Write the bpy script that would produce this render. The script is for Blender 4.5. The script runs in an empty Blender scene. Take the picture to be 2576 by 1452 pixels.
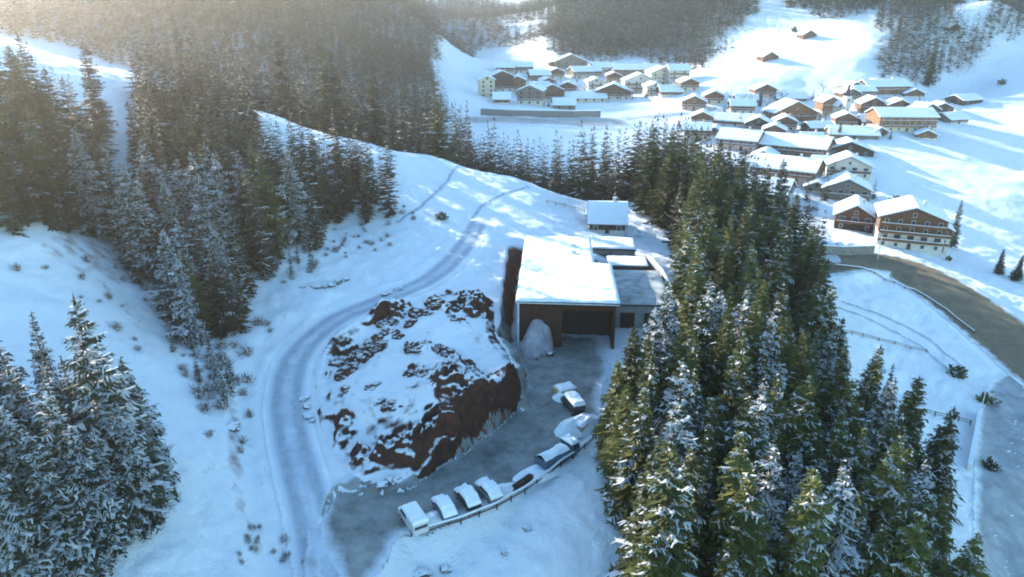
import bpy, bmesh, math, random
import numpy as np
from mathutils import Vector, Matrix

random.seed(7)
SC = bpy.context.scene
COL = SC.collection
D2R = math.radians

# ------------------------------------------------------------------ camera model (used to lay out the place)
CAM_H, PITCH, FPX = 55.0, D2R(21.0), 1741.0
CP, SP = math.cos(PITCH), math.sin(PITCH)
SUN_AZ, SUN_EL = D2R(-43.0), D2R(16.5)          # azimuth measured from +Y, negative = to the left


def ray(u, v):
    a = (u - 1288.0) / FPX
    b = (726.0 - v) / FPX
    return a, CP + b * SP, -SP + b * CP


def at(u, v, Y):
    a, dy, dz = ray(u, v)
    t = Y / dy
    return (a * t, Y, CAM_H + dz * t)


def project(x, y, z):
    d = y * CP - (z - CAM_H) * SP
    up = y * SP + (z - CAM_H) * CP
    d = np.maximum(d, 1e-3)
    return 1288 + FPX * x / d, 726 - FPX * up / d, d


# ------------------------------------------------------------------ noise
def vnoise(x, y, seed=0):
    xi = np.floor(x).astype(np.int64); yi = np.floor(y).astype(np.int64)
    xf = x - xi; yf = y - yi
    def h(i, j):
        n = (i * 374761393 + j * 668265263 + seed * 1442695041) & 0x7FFFFFFF
        n = ((n ^ (n >> 13)) * 1274126177) & 0x7FFFFFFF
        return ((n ^ (n >> 16)) & 0xFFFF) / 65535.0
    sx = xf * xf * (3 - 2 * xf); sy = yf * yf * (3 - 2 * yf)
    a = h(xi, yi); b = h(xi + 1, yi); c = h(xi, yi + 1); d = h(xi + 1, yi + 1)
    return (a + (b - a) * sx) * (1 - sy) + (c + (d - c) * sx) * sy


def fbm(x, y, seed=0, octs=4):
    s = 0.0; amp = 0.5; tot = 0.0
    for o in range(octs):
        s = s + amp * vnoise(x * 2 ** o + 13.7 * o, y * 2 ** o - 7.1 * o, seed + o)
        tot += amp; amp *= 0.5
    return s / tot - 0.5


def sstep(a, b, x):
    t = np.clip((x - a) / (b - a), 0, 1)
    return t * t * (3 - 2 * t)


# ------------------------------------------------------------------ terrain control points
PX = [  # (u, v, Y): image anchor and forward distance
    # yard and foreground
    (900, 1300, 67), (1350, 900, 109), (1500, 900, 109), (1200, 1150, 79), (1430, 1000, 95), (1100, 1260, 70),
    (1300, 1400, 63), (1100, 1430, 62), (1480, 1300, 68), (830, 1452, 59), (600, 1452, 56),
    # loop road and left bank
    (725, 1080, 84), (705, 950, 96), (850, 800, 110), (1000, 740, 120), (1150, 660, 138),
    (640, 850, 105), (400, 760, 110), (300, 600, 130), (100, 620, 105), (0, 900, 80), (0, 1200, 60), (450, 1150, 70),
    (450, 1400, 56), (0, 1452, 48), (650, 1250, 69),
    # clearing
    (1200, 560, 168), (1100, 450, 200), (1100, 395, 222), (990, 378, 225), (1290, 445, 214), (1450, 520, 205),
    (1380, 485, 208), (1380, 570, 172), (1520, 590, 182), (1600, 560, 195),
    # mound on the natural slope
    (1150, 1100, 78), (1150, 960, 86), (1050, 1060, 80), (950, 1050, 84.0), (900, 1200, 73.6), (950, 1130, 79.3), (1010, 1180, 75.4), (850, 1000, 90),
    (1050, 900, 97), (950, 870, 102), (1100, 800, 109), (1180, 850, 103), (1220, 940, 95), (1300, 940, 93),
    (860, 880, 103), (1050, 980, 89.5), (1000, 780, 114), (1230, 770, 117), (1240, 640, 146),
    # near crest on the left and its slope
    (900, 350, 215), (650, 280, 215), (330, 185, 210), (0, 90, 200), (-250, 20, 195),
    (700, 560, 150), (850, 560, 160), (990, 470, 182), (500, 400, 175), (200, 300, 160), (0, 300, 150), (0, 500, 115),
    (-250, 400, 125), (-250, 900, 75),
    # valley floor and village
    (2500, 1100, 124), (2300, 900, 153), (2400, 740, 191), (2150, 540, 271), (2300, 600, 240), (2450, 450, 325), (2576, 250, 480),
    (2450, 200, 570), (2576, 100, 760), (2750, 300, 420), (2750, 600, 270),
    (2000, 370, 370), (2000, 270, 480), (1700, 330, 400), (1500, 300, 420), (1300, 370, 340), (1250, 300, 425),
    (1800, 450, 300), (2000, 500, 285), (2250, 330, 390), (2300, 250, 480),
    (1450, 200, 620), (1250, 230, 560), (1700, 160, 650), (1370, 100, 760), (1250, 170, 700), (1600, 230, 560),
    # slopes on the right
    (2000, 150, 560), (1800, 200, 540), (2000, 50, 680), (2200, 150, 540), (1900, 0, 760), (2250, 50, 640),
    (1500, 50, 850), (1600, 100, 750), (1450, 0, 950), (2500, 0, 650), (2300, 0, 750), (2750, 50, 850),
    # far valley
    (1150, 300, 430), (1180, 150, 800), (1200, 60, 1250), (1190, 0, 1700),
    # mountain on the left
    (1100, 200, 520), (1000, 150, 560), (800, 50, 550), (1000, 0, 700), (600, 100, 400), (600, 0, 520), (300, 50, 380),
    (0, 0, 400), (-200, -40, 420),
    # right forest slope
    (1700, 1000, 98), (2000, 1200, 88), (2000, 900, 133), (1900, 700, 166), (2300, 1300, 92), (1560, 1452, 61),
    (2000, 1452, 66), (2400, 1452, 76), (1700, 480, 240), (1600, 520, 215), (1620, 760, 128), (1800, 600, 195),
    (2540, 1200, 110), (2540, 1452, 86), (2700, 1000, 140),
]
XYZ = [
    (0, 14, 2), (-60, 14, 12), (60, 14, -12), (120, 40, -24), (-120, 40, 28), (160, 90, -25), (200, 130, -22), (300, 190, 2),
    (-10, 252, -3), (25, 245, -6), (-45, 262, 3), (-25, 300, -4), (40, 290, -9), (-75, 265, 12), (-130, 265, 27), (-200, 270, 40),
    (-90, 330, 14), (-50, 380, 2), (75, 250, -13), (60, 330, -8),
    (-180, 350, 46), (-330, 560, 92), (-500, 450, 110), (-420, 800, 120), (-250, 900, 115), (-160, 800, 72),
    (-240, 1400, 150), (-500, 1300, 170), (0, 2000, 185), (300, 1500, 190), (-900, 1500, 200), (-900, 700, 150), (-350, 200, 80), (-250, 120, 60),
    (500, 1100, 160), (900, 900, 170), (650, 800, 90), (500, 420, 45), (900, 1800, 220), (420, 300, 35), (300, 2100, 215), (-400, 2100, 215),
    (700, 500, 80), (-1500, 2100, 240), (1800, 2100, 240), (1500, 900, 200), (-1300, 900, 190),
]
CTRL = np.array([at(*p) for p in PX] + XYZ, float)


def warp(x, y):
    y = np.maximum(y, 8.0)
    return np.stack([2.2 * x / (y + 15.0), 1.6 * np.log(y)], -1)


CW = warp(CTRL[:, 0], CTRL[:, 1])
_c2 = 0.05 ** 2


def _phi(d2):
    return np.sqrt(d2 + _c2)


def _solve():
    n = len(CW)
    d2 = ((CW[:, None] - CW[None]) ** 2).sum(-1)
    A = np.zeros((n + 3, n + 3))
    A[:n, :n] = _phi(d2) - np.eye(n) * 0.004
    P = np.c_[np.ones(n), CW]
    A[:n, n:] = P; A[n:, :n] = P.T
    rhs = np.r_[CTRL[:, 2], 0, 0, 0]
    return np.linalg.solve(A, rhs)


WT = _solve()


def rbf(x, y):
    shp = np.shape(x)
    w = warp(np.ravel(np.asarray(x, float)), np.ravel(np.asarray(y, float)))
    out = np.empty(len(w))
    n = len(CW)
    for s in range(0, len(w), 40000):
        q = w[s:s + 40000]
        d2 = ((q[:, None, :] - CW[None]) ** 2).sum(-1)
        out[s:s + 40000] = _phi(d2) @ WT[:n] + WT[n] + q @ WT[n + 1:]
    return out.reshape(shp)


def poly_sd(x, y, poly):
    """signed distance to a polygon, negative inside"""
    x = np.asarray(x, float); y = np.asarray(y, float)
    d = np.full(x.shape, 1e18); ins = np.zeros(x.shape, bool)
    n = len(poly)
    for i in range(n):
        ax, ay = poly[i]; bx, by = poly[(i + 1) % n]
        ex, ey = bx - ax, by - ay
        wx, wy = x - ax, y - ay
        t = np.clip((wx * ex + wy * ey) / (ex * ex + ey * ey + 1e-12), 0, 1)
        d = np.minimum(d, (wx - ex * t) ** 2 + (wy - ey * t) ** 2)
        c = ((ay > y) != (by > y)) & (x < (bx - ax) * (y - ay) / (by - ay + 1e-12) + ax)
        ins ^= c
    d = np.sqrt(d)
    return np.where(ins, -d, d)


def line_d(x, y, pts):
    """distance to a polyline and the interpolated z on it"""
    x = np.asarray(x, float); y = np.asarray(y, float)
    d = np.full(x.shape, 1e18); zz = np.zeros(x.shape)
    for i in range(len(pts) - 1):
        ax, ay, az = pts[i]; bx, by, bz = pts[i + 1]
        ex, ey = bx - ax, by - ay
        wx, wy = x - ax, y - ay
        t = np.clip((wx * ex + wy * ey) / (ex * ex + ey * ey + 1e-12), 0, 1)
        dd = (wx - ex * t) ** 2 + (wy - ey * t) ** 2
        m = dd < d
        d = np.where(m, dd, d); zz = np.where(m, az + (bz - az) * t, zz)
    return np.sqrt(d), zz


def hit_f(u, v, fn, lo=20.0, hi=2200.0):
    a, dy, dz = ray(u, v)
    Y = np.exp(np.linspace(math.log(lo), math.log(hi), 900))
    t = Y / dy
    zz = CAM_H + dz * t
    g = fn(a * t, Y)
    k = np.nonzero(zz <= g)[0]
    if len(k) == 0:
        k = np.array([len(Y) - 1])
    k = max(1, k[0])
    Yf = np.linspace(Y[k - 1], Y[k], 40); tf = Yf / dy
    kk = np.nonzero(CAM_H + dz * tf <= fn(a * tf, Yf))[0]
    j = kk[0] if len(kk) else 39
    return a * tf[j], Yf[j], float(fn(np.array([a * tf[j]]), np.array([Yf[j]]))[0])


def pz0(u, v, z=0.0):
    a, dy, dz = ray(u, v)
    t = (z - CAM_H) / dz
    return (a * t, dy * t)


# pit: the yard cut into the hillside, floor at z = 0
YARD_PX = [(775, 1470), (785, 1330), (850, 1245), (1010, 1235), (1085, 1205), (1170, 1140), (1335, 1015), (1325, 960), (1285, 893),
           (1296, 842), (1500, 846), (1514, 888), (1530, 930), (1510, 970), (1500, 1060), (1480, 1110), (1370, 1185), (1250, 1260), (1100, 1320),
           (1000, 1340), (965, 1400), (915, 1480), (850, 1560)]
YARD = [pz0(*p) for p in YARD_PX]
PIT = [p for p in YARD[:9]] + [(-0.2, 112.5), (1.4, 152.5), (20, 153), (32, 150), (32.5, 112)] + YARD[12:]


def spline(pts, n=8):
    P = [np.array(p, float) for p in pts]
    P = [2 * P[0] - P[1]] + P + [2 * P[-1] - P[-2]]
    out = []
    for i in range(1, len(P) - 2):
        for k in range(n):
            t = k / n
            a, b, c, d = P[i - 1], P[i], P[i + 1], P[i + 2]
            out.append(0.5 * ((2 * b) + (-a + c) * t + (2 * a - 5 * b + 4 * c - d) * t * t + (-a + 3 * b - 3 * c + d) * t ** 3))
    out.append(P[-2])
    return [tuple(p) for p in out]


def road_pts(px, fn):
    return spline([hit_f(u, v, fn) for u, v in px])


ROAD = road_pts([(860, 1560), (815, 1420), (772, 1250), (730, 1090), (722, 985), (752, 890), (845, 806), (970, 752), (1085, 700),
                 (1160, 630), (1205, 560)], rbf)
LANE = road_pts([(2066, 660), (2150, 655), (2260, 672), (2380, 735), (2490, 815), (2600, 900), (2700, 980)], rbf)
RIVER = road_pts([(2620, 940), (2545, 1000), (2525, 1120), (2530, 1300), (2545, 1500), (2570, 1650)], rbf)
MOUND_PX = [(775, 930), (800, 1090), (870, 1190), (905, 1245), (1010, 1232), (1085, 1203), (1170, 1138), (1335, 1012), (1325, 955),
            (1280, 890), (1252, 850), (1250, 760), (1180, 735), (1080, 735), (960, 775), (850, 835)]
MOUND = [hit_f(u, v, rbf)[:2] for u, v in MOUND_PX]


def base_h(x, y):
    z = rbf(x, y)
    # benches under the roads
    d, rz = line_d(x, y, ROAD)
    w = 1 - sstep(3.8, 8.5, d)
    z = z * (1 - w) + rz * w
    d, rz = line_d(x, y, LANE)
    w = 1 - sstep(10.5, 15, d)
    z = z * (1 - w) + rz * w
    return z


def micro(x, y):
    far = sstep(140, 420, y)
    n = 1.3 * fbm(x / 9.0, y / 9.0, 3, 4) * (1 - 0.3 * far)
    n = n + 0.75 * fbm(x / 2.2, y / 2.2, 9, 3) * (1 - far)
    n = n + far * 7.0 * fbm(x / 60.0, y / 60.0, 21, 4)
    return n


def T(x, y):
    x = np.asarray(x, float); y = np.asarray(y, float)
    z = base_h(x, y)
    d, _ = line_d(x, y, ROAD)
    d2, _ = line_d(x, y, LANE)
    yd = poly_sd(x, y, YARD)
    calm = sstep(3.2, 6.0, d) * sstep(10, 14.0, d2)
    z = z + micro(x, y) * (0.12 + 0.88 * calm) + 0.45 * sstep(1.0, 4.0, yd) * np.exp(-((d - 4.6) / 0.8) ** 2) * (0.6 + 1.2 * fbm(x / 2.5, y / 2.5, 41, 3))
    near = (y < 175) & (x > -60) & (x < 60)
    if np.any(near):
        sd = np.where(near, poly_sd(x, y, PIT), 99.0)
        floor = 0.0 + 0.10 * fbm(x / 3.0, y / 3.0, 5, 3)
        rough = 2.4 * fbm(x / 3.4, y / 3.4, 31, 2) + 0.9 * fbm(x / 1.1, y / 1.1, 35, 3)
        rough = rough * (1 - 0.75 * sstep(109, 114, y))
        s_ = np.maximum(sd + rough, 0.0)
        slope = np.maximum((1.2 + 1.9 * sstep(-11.5, -8.0, x)) * s_ + (0.55 + 1.1 * fbm(x / 2.5, y / 2.5, 37, 2)) * np.sin(3.4 * s_ + 5 * fbm(x / 2.0, y / 2.0, 39, 3)) * np.minimum(s_, 1), 0)
        z = np.where(near & (sd < 12), np.minimum(z, floor + slope), z)
        # fill where natural ground lies below the yard level
        fill = floor - 0.7 * np.maximum(sd - 0.4, 0)
        z = np.where(near & (sd < 6), np.maximum(z, fill), z)
    return z


def T1(x, y):
    return float(T(np.array([x]), np.array([y]))[0])


def hit(u, v):
    x, y, z = hit_f(u, v, T)
    return Vector((x, y, z))


def depth_at(p):
    return float(p[1] * CP - (p[2] - CAM_H) * SP)


# ------------------------------------------------------------------ materials
def newmat(name):
    m = bpy.data.materials.new(name); m.use_nodes = True
    nt = m.node_tree
    b = nt.nodes['Principled BSDF']
    b.inputs['Roughness'].default_value = 0.85
    b.inputs['Specular IOR Level'].default_value = 0.2
    return m, nt, b


def N(nt, kind, **kw):
    n = nt.nodes.new(kind)
    for k, v in kw.items():
        if k.startswith('i_'):
            n.inputs[k[2:].replace('_', ' ')].default_value = v
        else:
            setattr(n, k, v)
    return n


def noise(nt, scale, detail=4, rough=0.55, coord='Object'):
    tc = N(nt, 'ShaderNodeTexCoord')
    n = N(nt, 'ShaderNodeTexNoise')
    n.inputs['Scale'].default_value = scale; n.inputs['Detail'].default_value = detail; n.inputs['Roughness'].default_value = rough
    if coord == 'World':
        g = N(nt, 'ShaderNodeNewGeometry'); nt.links.new(g.outputs['Position'], n.inputs['Vector'])
    else:
        nt.links.new(tc.outputs[coord], n.inputs['Vector'])
    return n.outputs['Fac']


def ramp(nt, fac, stops):
    r = N(nt, 'ShaderNodeValToRGB')
    el = r.color_ramp.elements
    while len(el) < len(stops):
        el.new(0.5)
    for e, (p, c) in zip(el, stops):
        e.position = p; e.color = (*c, 1) if len(c) == 3 else c
    nt.links.new(fac, r.inputs['Fac'])
    return r.outputs['Color']


def mix(nt, fac, a, b):
    m = N(nt, 'ShaderNodeMix', data_type='RGBA')
    for sock, val in ((m.inputs[0], fac), (m.inputs[6], a), (m.inputs[7], b)):
        if isinstance(val, (int, float)):
            sock.default_value = val
        elif isinstance(val, tuple):
            sock.default_value = (*val, 1)
        else:
            nt.links.new(val, sock)
    return m.outputs[2]


def math_(nt, op, a, b=None, clamp=False):
    m = N(nt, 'ShaderNodeMath', operation=op); m.use_clamp = clamp
    for i, val in enumerate((a, b)):
        if val is None:
            continue
        if isinstance(val, (int, float)):
            m.inputs[i].default_value = val
        else:
            nt.links.new(val, m.inputs[i])
    return m.outputs[0]


def bump(nt, b, h, dist=0.1, strength=0.5):
    n = N(nt, 'ShaderNodeBump'); n.inputs['Strength'].default_value = strength; n.inputs['Distance'].default_value = dist
    nt.links.new(h, n.inputs['Height']); nt.links.new(n.outputs['Normal'], b.inputs['Normal'])


SNOW = (0.84, 0.87, 0.91)


def snow_nodes(nt, coord='World'):
    return mix(nt, ramp(nt, noise(nt, 0.35, 5, 0.6, coord), [(0.35, (0, 0, 0)), (0.7, (1, 1, 1))]), (0.83, 0.88, 0.92), (0.74, 0.81, 0.88))


def mat_snow(name='snow'):
    m, nt, b = newmat(name)
    nt.links.new(snow_nodes(nt), b.inputs['Base Color'])
    bump(nt, b, noise(nt, 1.8, 5, 0.6, 'World'), 0.25, 0.5)
    return m


def mat_ground(name, earth_a, earth_b, lo, hi, extra=0.0):
    """snow that cannot lie on steep faces, bare soil showing there"""
    m, nt, b = newmat(name)
    g = N(nt, 'ShaderNodeNewGeometry')
    sx = N(nt, 'ShaderNodeSeparateXYZ'); nt.links.new(g.outputs['Normal'], sx.inputs[0])
    nz = math_(nt, 'ADD', sx.outputs['Z'], math_(nt, 'MULTIPLY', math_(nt, 'SUBTRACT', noise(nt, 0.5, 6, 0.65, 'World'), 0.5), 0.35))
    mr = N(nt, 'ShaderNodeMapRange'); mr.inputs['From Min'].default_value = lo; mr.inputs['From Max'].default_value = hi
    nt.links.new(nz, mr.inputs['Value'])
    fac = mr.outputs['Result']
    if extra:
        # scattered stalks and stones poking through the cover
        k = ramp(nt, noise(nt, 0.9, 8, 0.75, 'World'), [(0.64, (1, 1, 1)), (0.72, (1 - extra,) * 3)])
        fac = math_(nt, 'MULTIPLY', fac, k)
    earth = mix(nt, ramp(nt, noise(nt, 0.7, 6, 0.6, 'World'), [(0.3, (0, 0, 0)), (0.7, (1, 1, 1))]), earth_a, earth_b)
    nt.links.new(mix(nt, fac, earth, snow_nodes(nt)), b.inputs['Base Color'])
    bump(nt, b, noise(nt, 1.1, 9, 0.72, 'World'), 0.6, 0.75)
    return m


def mat_sheet(name, a, bcol, scale=0.4, fade_lo=0.25, fade_hi=0.6, amp=0.9, rim=None):
    m, nt, b = newmat(name)
    at_ = N(nt, 'ShaderNodeAttribute', attribute_name='edge')
    n = noise(nt, 0.45, 6, 0.65, 'World')
    f = math_(nt, 'ADD', at_.outputs['Fac'], math_(nt, 'MULTIPLY', math_(nt, 'SUBTRACT', n, 0.5), amp))
    mr = N(nt, 'ShaderNodeMapRange'); mr.inputs['From Min'].default_value = fade_lo; mr.inputs['From Max'].default_value = fade_hi
    nt.links.new(f, mr.inputs['Value'])
    base = mix(nt, ramp(nt, noise(nt, scale, 7, 0.7, 'World'), [(0.32, (0, 0, 0)), (0.68, (1, 1, 1))]), a, bcol)
    nt.links.new(mix(nt, mr.outputs['Result'], rim or snow_nodes(nt), base), b.inputs['Base Color'])
    bump(nt, b, noise(nt, 3.0, 5, 0.6, 'World'), 0.08, 0.4)
    return m


def mat_noise(name, a, c, scale=2.0, rough=0.85, bumpd=0.03, detail=5, coord='Object', stretch=None):
    m, nt, b = newmat(name)
    b.inputs['Roughness'].default_value = rough
    tc = N(nt, 'ShaderNodeTexCoord'); mp = N(nt, 'ShaderNodeMapping')
    if stretch:
        mp.inputs['Scale'].default_value = stretch
    nt.links.new(tc.outputs[coord], mp.inputs['Vector'])
    n = N(nt, 'ShaderNodeTexNoise'); n.inputs['Scale'].default_value = scale; n.inputs['Detail'].default_value = detail
    n.inputs['Roughness'].default_value = 0.62
    nt.links.new(mp.outputs[0], n.inputs['Vector'])
    nt.links.new(ramp(nt, n.outputs['Fac'], [(0.3, a), (0.7, c)]), b.inputs['Base Color'])
    if bumpd:
        bump(nt, b, n.outputs['Fac'], bumpd, 0.6)
    return m


def mat_needles(name, a, c, scale=0.35):
    m, nt, b = newmat(name)
    oi = N(nt, 'ShaderNodeObjectInfo')
    n = noise(nt, scale, 4, 0.6, 'World')
    f = math_(nt, 'ADD', math_(nt, 'MULTIPLY', n, 0.8), math_(nt, 'MULTIPLY', oi.outputs['Random'], 0.45))
    nt.links.new(ramp(nt, f, [(0.35, a), (0.9, c)]), b.inputs['Base Color'])
    b.inputs['Roughness'].default_value = 0.75
    return m


def mat_road(name):
    """packed snow with two worn wheel tracks and ploughed edges"""
    m, nt, b = newmat(name)
    e = N(nt, 'ShaderNodeAttribute', attribute_name='edge').outputs['Fac']
    n = noise(nt, 0.35, 6, 0.65, 'World')
    wob = math_(nt, 'ADD', e, math_(nt, 'MULTIPLY', math_(nt, 'SUBTRACT', n, 0.5), 0.35))
    d = math_(nt, 'ABSOLUTE', math_(nt, 'SUBTRACT', wob, 0.62))
    tr = N(nt, 'ShaderNodeMapRange'); tr.inputs['From Min'].default_value = 0.28; tr.inputs['From Max'].default_value = 0.08
    nt.links.new(d, tr.inputs['Value'])
    worn = mix(nt, ramp(nt, noise(nt, 0.8, 7, 0.7, 'World'), [(0.3, (0, 0, 0)), (0.7, (1, 1, 1))]), (0.30, 0.36, 0.44), (0.46, 0.53, 0.61))
    base = mix(nt, ramp(nt, n, [(0.35, (0, 0, 0)), (0.65, (1, 1, 1))]), (0.44, 0.51, 0.60), (0.60, 0.67, 0.75))
    body = mix(nt, tr.outputs['Result'], base, worn)
    fd = N(nt, 'ShaderNodeMapRange'); fd.inputs['From Min'].default_value = 0.12; fd.inputs['From Max'].default_value = 0.42
    nt.links.new(wob, fd.inputs['Value'])
    nt.links.new(mix(nt, fd.outputs['Result'], snow_nodes(nt), body), b.inputs['Base Color'])
    bump(nt, b, noise(nt, 2.0, 7, 0.68, 'World'), 0.28, 0.7)
    return m


M = {}
M['snow'] = mat_snow()
M['ground'] = mat_ground('snowy_ground', (0.25, 0.095, 0.06), (0.10, 0.045, 0.03), 0.58, 0.78, 0.6)
M['mound'] = mat_ground('mound_soil', (0.11, 0.042, 0.027), (0.020, 0.013, 0.010), 0.71, 0.87)
M['yard'] = mat_sheet('wet_gravel', (0.11, 0.12, 0.115), (0.33, 0.35, 0.35), 0.22, 0.2, 0.75, 0.9, (0.56, 0.63, 0.70))
M['road'] = mat_road('packed_snow')
M['lane'] = mat_sheet('gravel_lane', (0.24, 0.19, 0.12), (0.12, 0.10, 0.075), 0.2, 0.1, 0.5)
M['river'] = mat_sheet('slush', (0.62, 0.66, 0.70), (0.40, 0.44, 0.47), 0.15, 0.2, 0.7)
M['riverbed'] = mat_sheet('grey_strip', (0.42, 0.45, 0.48), (0.24, 0.26, 0.28), 0.3, 0.15, 0.6)
M['bank'] = mat_sheet('gravel_bank', (0.30, 0.30, 0.30), (0.50, 0.51, 0.53), 0.12, 0.3, 0.9)
M['needle_green'] = mat_needles('needles_green', (0.028, 0.036, 0.014), (0.125, 0.13, 0.035))
M['needle_grey'] = mat_needles('needles_grey', (0.026, 0.034, 0.024), (0.085, 0.09, 0.05))
M['needle_brown'] = mat_needles('needles_brown', (0.04, 0.036, 0.022), (0.10, 0.085, 0.05))
M['needle_far'] = mat_needles('needles_far', (0.022, 0.022, 0.015), (0.07, 0.062, 0.035), 0.03)
M['frost'] = mat_noise('frost', (0.45, 0.47, 0.50), (0.74, 0.76, 0.80), 1.2, 0.8, 0)
M['bark'] = mat_noise('bark', (0.06, 0.045, 0.035), (0.13, 0.10, 0.08), 3, 0.9, 0.03, stretch=(1, 1, 0.2))
M['twig'] = mat_noise('twig', (0.10, 0.075, 0.06), (0.22, 0.17, 0.14), 3, 0.9, 0)
M['timber_brown'] = mat_noise('timber_brown', (0.085, 0.042, 0.024), (0.20, 0.10, 0.055), 2.2, 0.8, 0.02, stretch=(0.3, 0.3, 3))
M['timber_orange'] = mat_noise('timber_orange', (0.16, 0.075, 0.035), (0.30, 0.15, 0.075), 2.2, 0.8, 0.02, stretch=(0.3, 0.3, 3))
M['timber_dark'] = mat_noise('timber_dark', (0.035, 0.026, 0.022), (0.09, 0.06, 0.045), 2.2, 0.8, 0.02, stretch=(0.3, 0.3, 3))
M['timber_grey'] = mat_noise('timber_grey', (0.12, 0.105, 0.09), (0.24, 0.20, 0.17), 2.2, 0.85, 0.02, stretch=(0.3, 0.3, 3))
M['hall_timber'] = mat_noise('hall_timber', (0.048, 0.021, 0.014), (0.105, 0.046, 0.03), 1.6, 0.85, 0.04, stretch=(4, 4, 0.15))
M['bay_shade_steel'] = mat_noise('steel_and_bay_shade', (0.02, 0.02, 0.02), (0.045, 0.042, 0.04), 1.2, 0.7, 0.01, stretch=(3, 3, 0.3))  # steel of doors and lamp heads, darkened to paint the hall bay's shade
M['plaster'] = mat_noise('plaster', (0.52, 0.48, 0.42), (0.68, 0.64, 0.58), 0.8, 0.9, 0.01)
M['plaster_cream'] = mat_noise('plaster_cream', (0.55, 0.47, 0.35), (0.70, 0.61, 0.48), 0.8, 0.9, 0.01)
M['plaster_pink'] = mat_noise('plaster_pink', (0.50, 0.34, 0.28), (0.62, 0.45, 0.38), 0.8, 0.9, 0.01)
M['stone'] = mat_noise('stone', (0.13, 0.125, 0.12), (0.30, 0.29, 0.27), 1.5, 0.9, 0.06)
M['concrete'] = mat_noise('concrete', (0.24, 0.245, 0.25), (0.38, 0.38, 0.37), 0.7, 0.9, 0.01)
M['pale'] = mat_noise('pale_metal', (0.55, 0.56, 0.58), (0.68, 0.69, 0.70), 1.0, 0.5, 0)
M['roofing'] = mat_noise('roofing', (0.06, 0.05, 0.045), (0.12, 0.10, 0.09), 1.5, 0.8, 0.01)
M['window_frame'] = mat_noise('window_frame', (0.5, 0.48, 0.45), (0.65, 0.63, 0.6), 2, 0.6, 0)
m_, nt_, b_ = newmat('glass'); b_.inputs['Roughness'].default_value = 0.12; b_.inputs['Specular IOR Level'].default_value = 0.6
nt_.links.new(ramp(nt_, noise(nt_, 0.8, 2, 0.5), [(0.3, (0.015, 0.02, 0.028)), (0.7, (0.05, 0.06, 0.075))]), b_.inputs['Base Color'])
M['glass'] = m_
M['gravel_pile'] = mat_noise('gravel_pile', (0.26, 0.26, 0.28), (0.52, 0.52, 0.56), 0.6, 0.95, 0.2)
M['clod'] = mat_ground('clod_soil', (0.12, 0.05, 0.032), (0.035, 0.02, 0.016), 0.86, 1.02)
M['rock'] = mat_ground('rock_face', (0.14, 0.13, 0.13), (0.05, 0.048, 0.05), 0.6, 0.85)
M['rubber'] = mat_noise('rubber', (0.015, 0.015, 0.015), (0.03, 0.03, 0.03), 5, 0.9, 0)
M['rim'] = mat_noise('rim', (0.3, 0.3, 0.3), (0.45, 0.45, 0.45), 5, 0.4, 0)
for nm, c in (('blue', (0.08, 0.12, 0.19)), ('white', (0.55, 0.56, 0.57)), ('dark', (0.03, 0.035, 0.04)), ('silver', (0.3, 0.31, 0.32)), ('orange', (0.5, 0.16, 0.03))):
    m_ = mat_noise('paint_' + nm, tuple(x * 0.85 for x in c), c, 1.5, 0.35, 0)
    M['paint_' + nm] = m_
M['lamp_glass'] = mat_noise('lamp_glass', (0.6, 0.6, 0.58), (0.75, 0.75, 0.73), 3, 0.2, 0)


# ------------------------------------------------------------------ object helpers
def tag(o, label, cat, group=None):
    o['label'] = label; o['category'] = cat
    if group:
        o['group'] = group
    return o


def empty(name, loc, rz=0.0, label=None, cat=None, group=None):
    o = bpy.data.objects.new(name, None); COL.objects.link(o)
    o.empty_display_size = 0.3
    o.location = loc; o.rotation_euler = (0, 0, rz)
    if label:
        tag(o, label, cat, group)
    return o


def obj(name, me, parent=None, loc=None):
    o = bpy.data.objects.new(name, me); COL.objects.link(o)
    if parent:
        o.parent = parent
    if loc is not None:
        o.location = loc
    return o


def mesh_np(name, V, F, mats, midx=None, smooth=False, attr=None):
    V = np.asarray(V, np.float32); F = np.asarray(F, np.int32)
    me = bpy.data.meshes.new(name)
    k = F.shape[1]
    me.vertices.add(len(V)); me.vertices.foreach_set('co', V.ravel())
    me.loops.add(F.size); me.loops.foreach_set('vertex_index', F.ravel())
    me.polygons.add(len(F))
    me.polygons.foreach_set('loop_start', np.arange(0, F.size, k, dtype=np.int32))
    me.polygons.foreach_set('loop_total', np.full(len(F), k, np.int32))
    if midx is not None:
        me.polygons.foreach_set('material_index', np.asarray(midx, np.int32))
    me.polygons.foreach_set('use_smooth', np.full(len(F), smooth, bool))
    if attr:
        for nm, val in attr.items():
            a = me.attributes.new(nm, 'FLOAT', 'POINT'); a.data.foreach_set('value', np.asarray(val, np.float32))
    me.update(calc_edges=True)
    for m in mats:
        me.materials.append(m)
    return me


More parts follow.
